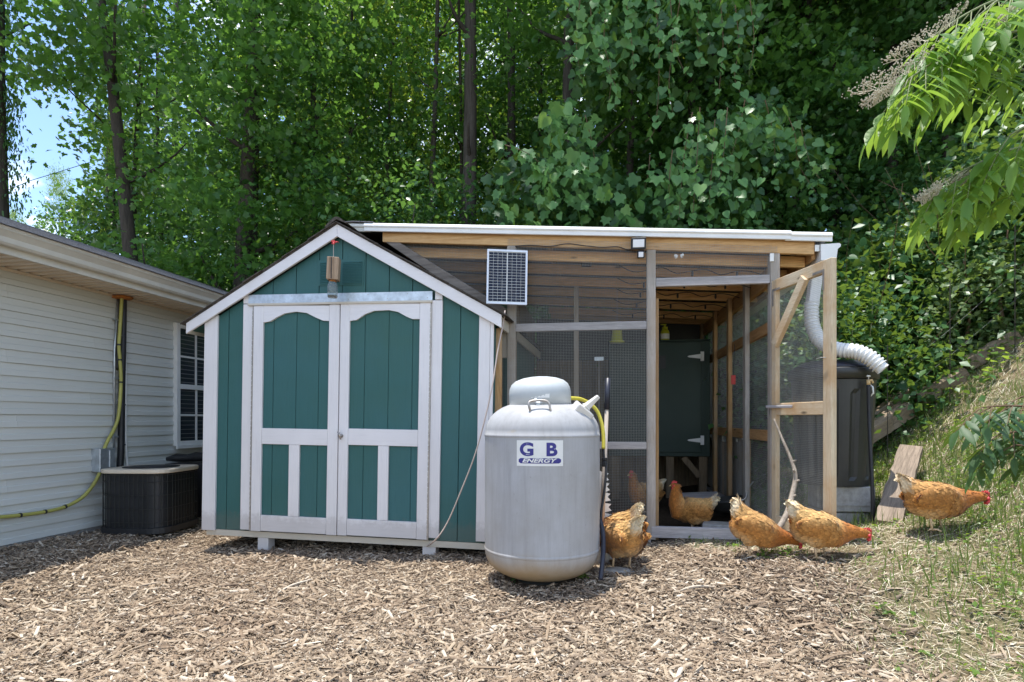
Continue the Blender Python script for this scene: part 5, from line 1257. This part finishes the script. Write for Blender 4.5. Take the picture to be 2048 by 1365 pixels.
# ------------------------------------------------------------------ foliage
def limb_path(p, d, l, n=5, wob=.12, up=.1):
    pts = [Vector(p)]; d = Vector(d).normalized()
    for i in range(n):
        d = (d+Vector((random.uniform(-wob, wob), random.uniform(-wob, wob), random.uniform(-wob, wob)+up))).normalized(); pts.append(pts[-1]+d*l/n)
    return pts
def crown_mesh(name, seed, zlo, zhi, rad, nclump, per, size, mat, tpl=LEAF_SIMPLE, spread=(.50, .24)):
    global rng
    old = rng; rng = np.random.default_rng(seed); P = []
    for c in range(nclump):
        t = rng.uniform(0, 1); z = zlo+(zhi-zlo)*t; rr = rad(t)*math.sqrt(rng.uniform(.04, 1)); a = rng.uniform(0, 2*np.pi)
        c0_ = np.array([rr*np.cos(a), rr*np.sin(a), z]); k = int(per*rng.uniform(.5, 1.5)); e = rng.uniform(.6, 1.35)
        q = rng.normal(0, 1, (k, 3))*np.array([spread[0], spread[0], spread[1]])*e
        q[:, 2] -= .28*(q[:, 0]**2+q[:, 1]**2)/max(.2, spread[0]*e)*.6
        P.append(c0_+q)
    P = np.concatenate(P); s = size*rng.uniform(.6, 1.35, len(P))
    me = leaf_cloud(name, P, s, mat, tpl); rng = old; return me
full = lambda R0: (lambda t: R0*(.55+.45*math.sin(min(1, t*1.15)*math.pi)))
CR = {
 'maple': crown_mesh('crown', 1, 2.2, 8.8, full(2.3), 120, 95, .088, 'leaf_maple', LEAF_LOBED, spread=(.34, .13)),
 'maple_b': crown_mesh('crown', 2, 1.2, 8.8, full(2.0), 125, 85, .084, 'leaf_deep', LEAF_LOBED, spread=(.34, .13)),
 'lime': crown_mesh('crown', 3, 1.5, 11, full(2.4), 140, 105, .085, 'leaf_lime', spread=(.36, .15)),
 'high': crown_mesh('crown', 4, 5.5, 13, full(2.5), 100, 62, .10, 'leaf_maple', LEAF_LOBED, spread=(.40, .17)),
 'slim': crown_mesh('crown', 5, .6, 8.5, full(.75), 46, 90, .12, 'leaf_deep', spread=(.32, .25)),
 'low': crown_mesh('crown', 6, .3, 4.2, full(1.7), 100, 80, .085, 'leaf_deep', spread=(.38, .2)),
 'bush': crown_mesh('crown', 7, .05, 1.7, full(.95), 80, 100, .085, 'leaf_shrub', spread=(.26, .18)),
 'bush_b': crown_mesh('crown', 8, .05, 1.5, full(.9), 70, 90, .10, 'leaf_vine', LEAF_HEART, spread=(.28, .2)),
 'spray': crown_mesh('crown', 9, .2, 1.8, full(.7), 30, 60, .10, 'leaf_pale', spread=(.3, .14)),
}
def tree(label, x, y, crown, r=.13, h=11, lean=(0, 0), cs=1.0, cz=0, rot=None, limbs=6, bark='bark', name='tree', cat='tree', group=None, coff=(0, 0), cscale=None, zb=None):
    z = hz(x, y)-.1 if zb is None else zb
    o = thing(name, label, cat, Matrix.Translation((x, y, z)), group)
    n = 12; tr = []; wob = random.uniform(0, 6)
    for i in range(n+1):
        t = i/n; tr.append(Vector((lean[0]*t+.06*math.sin(t*5+wob), lean[1]*t+.05*math.cos(t*4+wob), h*t)))
    m = MB(); m.tube(tr, [r*(1.25 if i == 0 else 1)*(1-.62*i/n) for i in range(n+1)], 10)
    for k in range(limbs):
        i = random.randint(3, n-1); a = random.uniform(0, 6.28); pts = limb_path(tr[i], (math.cos(a), math.sin(a), .55), random.uniform(1.0, 2.2)*cs, 5)
        m.tube(pts, [r*.30*(1-.8*q/5) for q in range(6)], 6)
    m.build('trunk', bark, o, True)
    if crown:
        c = obj('crown', CR[crown], None, o); c.location = (coff[0], coff[1], cz); c.rotation_euler = (0, 0, random.uniform(0, 6.28) if rot is None else rot)
        c.scale = cscale or (cs, cs, cs)
    return o
def tx(px, Y): return (px-1024)/F*Y
G = 'woodland trees behind the shed'
random.seed(21)
# trees whose trunks stand out
tree('dark trunk with clinging leaves at the left edge behind the house', tx(-2, 9.5), 9.5, 'slim', .16, 11, (.1, 0), bark='bark_dark', group=G, cz=1.2, cscale=(.30, .4, 1), limbs=0)
tree('leaning dark tree curving left above the house roof', tx(327, 9.2), 9.2, 'high', .13, 9.5, (-1.5, .3), 1.0, .7, bark='bark_dark', group=G, coff=(.35, 0), cscale=(1.05, 1, 1))
tree('dark leafy tree whose branches hang into the top left corner', tx(-190, 8.9), 8.9, 'high', .16, 11, (.2, 0), 1.0, 1.0, bark='bark_dark', group=G, coff=(1.45, .2), cscale=(.95, .9, 1))
tree('second leafy tree filling the top left corner behind the house', tx(-90, 10.6), 10.6, 'high', .12, 12, (.1, 0), 1.0, 2.0, bark='bark_dark', group=G, limbs=0, cscale=(.9, .9, 1), coff=(1.1, 0))
tree('broad maple with drooping leaves above the shed gable', tx(480, 10.3), 10.3, 'maple', .17, 11, (.2, .1), 1.0, .5, bark='bark_dark', group=G)
tree('slim maple standing behind the shed roof left of its ridge', tx(625, 11.6), 11.6, 'maple_b', .10, 11, (.1, 0), 1.0, .2, group=G)
tree('thin forked tree right of the shed ridge', tx(850, 11.5), 11.5, 'high', .07, 12, (.25, 0), .9, 1.4, group=G)
tree('tallest straight grey trunk rising above the coop roof', tx(938, 10.6), 10.6, 'high', .165, 13, (-.06, 0), .6, 7.0, group=G, limbs=3)
tree('second straight grey trunk beside the tallest one', tx(1015, 12.6), 12.6, 'high', .125, 13, (.05, 0), 1.0, 4.0, group=G, limbs=3)
tree('vine covered trunk above the middle of the coop roof', tx(1138, 9.7), 9.7, 'high', .14, 12, (-.08, 0), 1.0, 1.6, bark='bark', group=G, limbs=3)
tree('spindly trunk beside the tallest straight trunk', tx(914, 12.2), 12.2, None, .045, 12, (.05, 0), limbs=4, bark='bark_dark', group=G)
tree('dark slender trunk in front of the broad maple', tx(515, 10.9), 10.9, None, .15, 7, (-.1, 0), limbs=3, bark='bark_dark', group=G)
tree('thin dark sapling trunk left of the thin forked tree', tx(690, 12.4), 12.4, 'lime', .06, 11, (.1, 0), 1, .2, group=G, bark='bark_dark')
tree('bare pale trunk glimpsed right of the hanging vines', tx(1527, 11.2), 11.2, 'high', .12, 12, (.15, 0), 1, 1.6, group=G)
tree('bright leafy sapling in front of the tallest trunk', tx(893, 9.6), 9.6, 'spray', .025, 2.0, (.1, 0), 1, 1.0, limbs=5, bark='twig', name='sapling', cat='sapling', group=None)
# understorey and mass of trees; the label names what each stands behind
mid = [(262,12.5,'slim','dark understorey tree behind the leaning tree'),(330,14,'slim','slender sunlit tree behind the leaning tree'),(395,12.2,'low','low dark tree just behind the house gutter end'),
       (560,13.2,'low','low dark tree behind the shed roof slope'),(720,10.6,'low','low dark tree behind the shed ridge'),(770,13.5,'lime','sunlit yellow green tree right of the shed ridge'),
       (835,9.9,'low','low bush like tree behind the left end of the coop roof'),(1090,14.5,'maple_b','dense tree between the grey trunks and the vines'),(1310,11.6,'maple_b','dense dark tree behind the left hanging vines'),
       (1400,10.8,'maple','shaded tree behind the longest hanging vine'),(1435,11.4,'maple_b','dark tree behind the right hanging vines'),(1590,11.5,'maple','shaded tree above the right end of the coop roof'),
       (1680,10.6,'maple_b','deep shaded tree behind the upper elder flowers'),(1790,10.2,'maple','dark tree behind the elder branches'),(1905,9.8,'maple_b','dark tree on the bank behind the elder leaves'),(2040,9.4,'maple','dark tree at the right edge above the bank'),(2190,9.0,'maple_b','dark tree beyond the right edge of the bank'),
       (1130,10.2,'low','low leafy tree below the vines left of the flood light'),(1400,10.6,'low','low leafy tree behind the right end of the coop'),(1600,10.4,'low','low leafy tree beside the coop roof end')]
for px, Y, c, lb in mid:
    s = random.uniform(.92, 1.12); tree(lb, tx(px, Y), Y, c, random.uniform(.05, .11), 10 if c != 'low' else 3.4, (random.uniform(-.3, .3), random.uniform(-.2, .2)), s, random.uniform(-.3, .5), limbs=4, bark=random.choice(['bark', 'bark_dark']), group=G)
k = 0
far = [(225,15,'slim',1.1),(285,17,'slim',1.3),(350,19,'slim',1.4),(500,16,'maple_b',1.1),(545,18,'lime',1.15),(640,16.5,'maple',1.15),(735,18.5,'lime',1.2),(830,17,'maple',1.2),(920,18,'lime',1.2),(1010,17,'maple_b',1.2),(1110,18,'lime',1.2),(1210,16,'maple',1.2),(1310,17,'lime',1.2),(1420,16,'maple_b',1.2),(1520,15,'lime',1.15),(1620,16,'maple',1.15),(1730,15,'lime',1.15),(1840,15,'maple_b',1.15),(1960,14.5,'maple',1.15),(2090,14,'maple_b',1.15)]
for px, Y, c, s in far:
    k += 1; tree('woodland tree in the second row behind the shed and coop, mostly hidden by leaves', tx(px, Y), Y, c, random.uniform(.10, .16), 13*s, (0, 0), s*1.15, random.uniform(-.4, .6), limbs=3, group='second row of woodland trees')
for px, Y, s in [(430,30,1.7),(560,27,1.8),(690,31,2.0),(830,28,1.9),(980,31,2.0),(1130,28,1.9),(1290,30,2.0),(1450,27,1.9),(1610,27,1.9),(1780,25,1.8),(1960,25,1.8)]:
    tree('distant woodland tree seen through gaps between nearer leaves', tx(px, Y), Y, random.choice(['lime', 'maple']), .2, 14, (0, 0), s, 0, limbs=2, group='distant woodland trees')
for px, Y, s, lb in [(120,34,1.05,'distant pointed tree below the patch of sky'),(30,30,.8,'distant tree low behind the house roof')]:
    tree(lb, tx(px, Y), Y, 'lime', .2, 11*s, (0, 0), s, .0, cscale=(.45*s, .6*s, 1.35*s), limbs=2, group='distant woodland trees')
tree('sunlit low tree beyond the house roof beneath the patch of sky', tx(165, 15), 15, 'low', .07, 4, (0, 0), 1.25, 1.5, limbs=3, group=G, cscale=(.75, .9, 1.2))
tree('bright bushy tree beyond the house roof right of the sky', tx(235, 12.6), 12.6, 'lime', .07, 6, (0, 0), .62, .6, limbs=3, group=G, cscale=(.32, .4, .62))

for px, Y, lb in ((1255,11.2,'tall canopy tree shading the vines above the flood light'),(1425,11.0,'tall canopy tree shading the vine curtain'),(1600,10.8,'tall canopy tree above the right end of the coop roof'),(1770,10.3,'tall canopy tree shading the bank behind the elder flowers'),(1940,9.8,'tall canopy tree shading the right of the bank')):
    tree(lb, tx(px, Y), Y, 'high', .09, 12, (0, -.4), 1.05, 2.4+.0*Y, group=G, limbs=3, coff=(0, -1.0), cscale=(1.1, 1.1, .8))  # added trees, crowns held above the view to shade vines and bank
# shrubs and ground cover on the bank at the right
random.seed(5)
shr = [(1700,6.4,'bush','leafy shrub behind the corrugated hose'),(1800,6.7,'bush_b','broad leaved vine mound behind the wire fence'),(1890,6.3,'bush','dense shrub along the timbers'),(1985,6.0,'bush','sunlit shrub above the bank timbers'),(2075,5.8,'bush','shrub at the right edge above the timbers'),
       (1745,7.4,'bush_b','heart leaved vine mound rising behind the shrubs'),(1850,7.6,'bush','tall shrub in the shade behind the fence'),(1960,7.3,'bush_b','shaded vine mound under the elder branch'),(1660,7.6,'bush','shrub at the back corner of the coop'),(2060,7.2,'bush_b','shaded vine mound at the right edge'),(1720,8.6,'bush_b','high vine mound behind the gutter end'),(1850,8.8,'bush','high shrub in deep shade behind the elder'),(1960,8.6,'bush_b','upper vine mound in deep shade'),(1625,8.8,'bush','shrub above the gutter end of the coop'),(1930,5.5,'spray','pale leaved bramble over the bank timbers'),(2010,5.35,'spray','pale leaved bramble near the top of the timbers')]
random.seed(9)
for px, py, n_, where in ((1765,880,22,'lowest of the weeds against the bank timbers, nearest the can'),(1790,850,30,'second lowest weed against the timbers, above the leaning plank'),(1850,800,34,'weed against the timbers up the bank from the leaning plank'),(1880,815,26,'weed standing a little out from the timbers on the grass'),(1905,765,30,'weed halfway up the line of bank timbers'),(1960,735,34,'weed against the upper bank timbers'),(1990,760,26,'weed on the grass just below the upper timbers'),(2015,700,30,'highest weed against the timbers near the right edge')):
    p_ = ground_hit(px, py); rosette('bank_weed', where, 'weed', Vector((p_.x, p_.y, hz(p_.x, p_.y))), n_, .17, .075, random.choice(['leaf_shrub', 'leaf_lime', 'leaf_shrub']), .20)['group'] = 'weeds against the bank timbers'
for px, Y, c, lb in shr:
    if px > 1750: Y += .50
    s = random.uniform(.85, 1.15); tree(lb, tx(px, Y), Y, c, .02, 1.2*s, (0, 0), s if c != 'spray' else .6, 0, limbs=5, bark='vine_stem', name='shrub', cat='shrub', group='shrubs along the bank')
# upright weeds with whorled lance leaves
LM = tmesh('leaf', LEAF_LANCE, 'leaf_shrub')
def spire(label, px, py0, py1, Y, n=40, ll=.16):
    a, b = px_at(px, py0, Y), px_at(px-8, py1, Y); o = thing('tall_weed', label, 'weed', Matrix.Translation(b)); L0 = a-b
    MB().tube([Vector((0, 0, -.4)), Vector((0, 0, 0)), L0*.5+Vector((.01, 0, 0)), L0], [.006, .006, .005, .002], 6).build('stem', 'twig', o)
    for i in range(n):
        t = i/(n-1); p = L0*t; az = i*2.4; dr = .55-1.3*t if t < .8 else -.9; l = ll*(1.1-.55*t)*random.uniform(.85, 1.15)
        Yv = Vector((math.cos(az), math.sin(az), -dr)).normalized(); Nv = Vector((0, 0, 1)); Nv = (Nv-Yv*Nv.dot(Yv)).normalized(); Xv = Yv.cross(Nv)
        m4 = Matrix((Xv*l*.85, Yv*l, Nv*l)).transposed().to_4x4(); m4.translation = p; q = obj('leaf', LM, None, o); q.matrix_local = m4
spire('tallest upright weed with whorled narrow leaves behind the hose', 1746, 552, 700, 5.6)
spire('shorter upright weed with narrow leaves just above the hose', 1706, 636, 720, 5.3, 30, .14)
spire('upright narrow leaved weed in shade under the elder branch', 1968, 510, 610, 6.0, 28, .13)

# ------------------------------------------------------------------ vines hanging over the coop
VL = [tmesh('leaf', LEAF_HEART, 'leaf_young'), tmesh('leaf', LEAF_LOBED, 'leaf_young')]
def vine(label, strands, mass, Y, lobed, nleaf=280, seed=1, size=.13):
    """strands: picture lines of hanging shoots; mass: picture polygon filled by leaves behind them"""
    random.seed(seed); o = thing('vine', label, 'vine', Matrix.Translation((0, Y, 0)), 'vines hanging over the coop'); inv = Matrix.Translation((0, -Y, 0)); stems = MB(); cand = []
    for st in strands:
        P = smooth_path([inv @ px_at(px, py, Y+random.uniform(-.1, .1)) for px, py in st], 8)
        MB().tube(P, [.006-.004*i/len(P) for i in range(len(P))], 5).build('stem', 'vine_stem', o)
        L0 = 0
        for i in range(1, len(P)):
            L0 += (P[i]-P[i-1]).length
            if L0 > .085: L0 = 0; cand.append((P[i], .75+.35*random.random()-.25*i/len(P)))
    def inside(x, y, poly):
        c = False; j = len(poly)-1
        for i in range(len(poly)):
            if (poly[i][1] > y) != (poly[j][1] > y) and x < (poly[j][0]-poly[i][0])*(y-poly[i][1])/(poly[j][1]-poly[i][1])+poly[i][0]: c = not c
            j = i
        return c
    x0, x1 = min(p[0] for p in mass), max(p[0] for p in mass); y0, y1 = min(p[1] for p in mass), max(p[1] for p in mass); tries = 0
    def rnd():
        while True:
            x, y = random.uniform(x0, x1), random.uniform(y0, y1)
            if inside(x, y, mass): return x, y
    def drapes(count, d0, d1):
        out = []
        while len(out) < count:
            x, y = rnd(); d = random.uniform(d0, d1); p = inv @ px_at(x, y, Y+d); L1 = random.choice([.15, .3, .5, .9]); z = 0
            while z < L1: out.append((p+Vector((random.gauss(0, .10), random.gauss(0, .10), -z)), (1.15-.5*z/L1)*random.uniform(.7, 1.15))); z += .085
        return out[:count]
    if len(cand) < nleaf: cand += drapes(nleaf-len(cand), -.2, .5)
    for p, s in cand[:nleaf]:
        az = random.gauss(-math.pi/2, 1.2); Yv = Vector((math.cos(az)*.6, math.sin(az)*.5, -.8+random.gauss(0, .25))).normalized()
        Nv = Vector((random.gauss(0, .6), -.6+random.gauss(0, .45), .75+random.gauss(0, .35))); Nv = (Nv-Yv*Nv.dot(Yv)).normalized(); Xv = Yv.cross(Nv); l = size*s
        m4 = Matrix((Xv*l, Yv*l, Nv*l)).transposed().to_4x4(); m4.translation = p+Vector((random.uniform(-.05, .05), random.uniform(-.06, .02), 0))
        q = obj('leaf', VL[lobed if random.random() < .8 else 1-lobed], None, o); q.matrix_local = m4
    nb = 1300; PP = np.array([tuple(p) for p, s in drapes(nb, .4, 2.2)])
    me = leaf_cloud('foliage', PP, size*rng.uniform(.6, 1.2, nb), 'leaf_vine', LEAF_LOBED if lobed else LEAF_HEART, .5, .8, (0, -.5, 0))
    tag(obj('foliage', me, None, o), kind='stuff')
vine('leafy vine hanging in long strands from the top above the flood light',
     [[(1180,-10),(1190,90),(1235,180),(1232,215)],[(1310,-10),(1318,100),(1316,200),(1308,262),(1290,285)],[(1470,10),(1478,90),(1470,160),(1500,215)],[(1250,-10),(1262,70),(1268,140)],[(1400,-10),(1395,60),(1402,130)],[(1360,0),(1350,90),(1372,150)],[(1215,-10),(1208,80),(1222,150),(1216,215)],[(1340,-10),(1345,80),(1338,170),(1346,230)],[(1440,-10),(1446,90),(1438,180)],[(1500,0),(1508,80),(1498,150)],[(1160,0),(1152,80),(1165,170)]],
     [(1120,-60),(1540,-60),(1500,30),(1450,60),(1400,120),(1350,80),(1310,110),(1250,90),(1200,130),(1150,60)], 7.6, 0, 290, 3, .135)
vine('vine curtain of heart leaves dropping to the coop roof right of the flood light',
     [[(1385,225),(1370,300),(1362,380),(1358,440)],[(1430,240),(1425,310),(1420,390),(1418,450)],[(1570,220),(1590,270),(1598,330),(1632,385)],[(1490,200),(1478,260),(1460,320)],[(1400,215),(1395,300),(1388,400),(1384,445)],[(1455,215),(1448,300),(1440,360)],[(1530,200),(1545,260),(1550,310)],[(1345,300),(1338,370),(1342,430)],[(1600,250),(1618,320),(1640,360)]],
     [(1330,330),(1370,230),(1450,225),(1500,180),(1570,190),(1640,280),(1600,300),(1540,260),(1490,330),(1530,420),(1450,430),(1400,360),(1370,440),(1330,420)], 7.3, 0, 290, 4, .125)
vine('mass of lobed vine leaves above the solar panel end of the coop roof',
     [[(1170,230),(1185,290),(1192,350)],[(1010,290),(1060,310),(1100,350)],[(1300,310),(1296,350),(1285,390)]],
     [(975,350),(1000,280),(1060,320),(1090,220),(1140,180),(1200,210),(1190,300),(1240,340),(1300,360),(1370,400),(1380,455),(975,455)], 7.7, 1, 290, 5, .16)

# ------------------------------------------------------------------ elder branches reaching in from the right
EL = tmesh('leaflet', LEAF_LANCE, 'leaf_elder'); GL = tmesh('leaflet', LEAF_LANCE, 'leaf_gloss')
def joined_leaflets(o, items, mesh, mat):
    V = np.zeros(len(mesh.vertices)*3, np.float32); mesh.vertices.foreach_get('co', V); V = np.c_[V.reshape(-1, 3), np.ones(len(mesh.vertices))]; Fc = np.array([tuple(p.vertices) for p in mesh.polygons])
    VV = np.concatenate([(V @ np.array(m).T)[:, :3] for m in items]); FF = np.concatenate([Fc+i*len(V) for i in range(len(items))])
    me = np_mesh('leaflets', VV, FF, None, True); me.materials.append(mesh.materials[0]); tag(obj('leaflets', me, None, o), kind='stuff')
def shrub_near(name, label, branches, Y, mesh, ll, root, cap, seed, drop=.75, wide=1.9, gap=.13, flowers=(), cat='shrub', stemmat='twig'):
    random.seed(seed); o = thing(name, label, cat, Matrix.Translation(root)); inv = Matrix.Translation(-root); stems = MB(); cnt = 0; rest = []
    ends = []
    for br in branches:
        P = smooth_path([inv @ px_at(px, py, y_) for px, py, y_ in br], 6); ends.append(P[0]); stems.tube(P, [.0055-.0035*i/len(P) for i in range(len(P))], 6)
        L0 = .2; side = 1
        for i in range(1, len(P)):
            L0 += (P[i]-P[i-1]).length
            if L0 < gap and i < len(P)-1: continue
            L0 = 0
            for sd in ((1, -1) if i < len(P)-1 else (0,)):
                bd = (P[i]-P[i-1]).normalized(); lat = Vector((0, -1, 0)) if sd >= 0 else Vector((0, 1, .15))
                d = (bd*.75+lat*.55*abs(sd)+Vector((random.uniform(-.25, .15), 0, -drop*random.uniform(.3, 1.0)))).normalized(); RL = ll*1.75*random.uniform(.8, 1.1)
                rp = [P[i]]; dd = d.copy()
                for q in range(6): dd = (dd+Vector((0, 0, -.085))).normalized(); rp.append(rp[-1]+dd*RL/6)
                stems.tube(rp, [.0022, .002, .0018, .0016, .0014, .001, .0008], 5)
                up = Vector((0, 0, 1)); s_ = dd.cross(up).normalized()
                for j, (pt, sg) in enumerate(((2, 1), (2, -1), (4, 1), (4, -1), (5.4, 1), (5.4, -1), (6, 0))):
                    base = rp[min(6, int(pt))] if pt == int(pt) else rp[5].lerp(rp[6], .4)
                    Yv = (dd*(.55 if sg else 1)+s_*sg*.75+Vector((0, 0, -.25*random.uniform(.5, 1.6)))).normalized(); Nv = up+Vector((random.gauss(0, .2), random.gauss(0, .2), 0)); Nv = (Nv-Yv*Nv.dot(Yv)).normalized(); Xv = Yv.cross(Nv)
                    l = ll*random.uniform(.8, 1.15)*(1.05 if not sg else 1); m4 = Matrix((Xv*l*wide*.5, Yv*l, Nv*l*.9)).transposed().to_4x4(); m4.translation = base
                    cnt += 1
                    if cnt % 2 == 0 and len(o.children) < cap: q = obj('leaflet', mesh, None, o); q.matrix_local = m4
                    else: rest.append(m4)
    for e in ends: stems.tube(smooth_path([e, e.lerp(Vector((0, 0, 1.0)), .6)+Vector((0, 0, .1)), Vector((0, 0, .6)), Vector((0, 0, -.05))], 5), .012, 6)
    stems.build('branch', stemmat, o, True)
    if rest: joined_leaflets(o, rest, mesh, None)
    for (ax, ay, bx, by, y_, w) in flowers:
        a, b = inv @ px_at(ax, ay, y_), inv @ px_at(bx, by, y_); fm = MB(); n = 300; bm = bmesh.new(); bmesh.ops.create_icosphere(bm, subdivisions=1, radius=1); iv = [v.co.copy() for v in bm.verts]; jf = [tuple(v.index for v in f.verts) for f in bm.faces]; bm.free()
        basep = a.lerp(b, .7)+Vector((.02, 0, -.07))
        for i in range(n):
            t = random.random(); p = a.lerp(b, t)+Vector((random.gauss(0, .008), random.gauss(0, w), random.gauss(0, .006)))
            r0 = random.uniform(.0014, .0030); fm.add([p+v*r0 for v in iv], jf)
            if i % 7 == 0: q0 = a.lerp(b, t*.8+.12)+Vector((0, 0, -.03)); fm.tube([q0, (q0+p)/2, p], [.0010, .0008, .0006], 4)
        tag(fm.build('flower_cluster', 'flower', o), kind='stuff')
    return o
shrub_near('elder_shrub', 'sunlit elder branches with drooping leaflets and pale flower heads, upper right', [
    [(2110,-20,2.05),(2010,-5,2.0),(1930,30,1.95),(1850,85,1.9)],
    [(2110,50,1.95),(2000,70,1.9),(1900,105,1.85),(1815,160,1.8)],
    [(2110,140,2.1),(2020,140,2.05),(1950,140,2.0),(1880,160,1.95)],
    [(2100,-20,1.85),(2010,-5,1.8),(1960,30,1.8)],
    [(2110,290,2.0),(2020,300,1.95),(1950,330,1.9),(1890,360,1.9)],
    [(2110,380,1.95),(2040,370,1.95),(1980,380,1.95)],
    [(2110,240,1.8),(2060,250,1.8),(2020,270,1.8)]], 1.9, EL, .102, Vector((2.35, 1.9, hz(2.35, 1.9))), 290, 12, .7, 1.5, .062,
    flowers=[(1775,115,1920,22,1.85,.03),(1705,180,1850,112,1.82,.03),(1728,205,1790,165,1.8,.02),(1990,40,2050,10,1.85,.025),(1838,398,1880,368,1.9,.018),(1905,365,1935,345,1.95,.014)])
shrub_near('glossy_shrub', 'dark glossy leaved branches at the right edge over the grassy bank', [
    [(2120,830,2.25),(2060,815,2.2),(2010,812,2.15),(1965,815,2.1)],
    [(2120,870,2.2),(2060,862,2.15),(2000,868,2.1)],
    [(2120,905,2.15),(2070,895,2.1),(2030,890,2.1)],
    [(2120,790,2.2),(2075,788,2.2),(2040,795,2.2)]], 2.2, GL, .085, Vector((2.35, 2.3, hz(2.35, 2.3))), 140, 8, .5, 1.55, .11, stemmat='vine_stem')
# power line crossing the sky
pl_ = thing('power_line', 'thin power line crossing the patch of blue sky', 'power line')
MB().tube([px_at(-100, 430, 22), px_at(60, 362, 22), px_at(260, 300, 22)], .012, 5).build('wire', 'black', pl_)
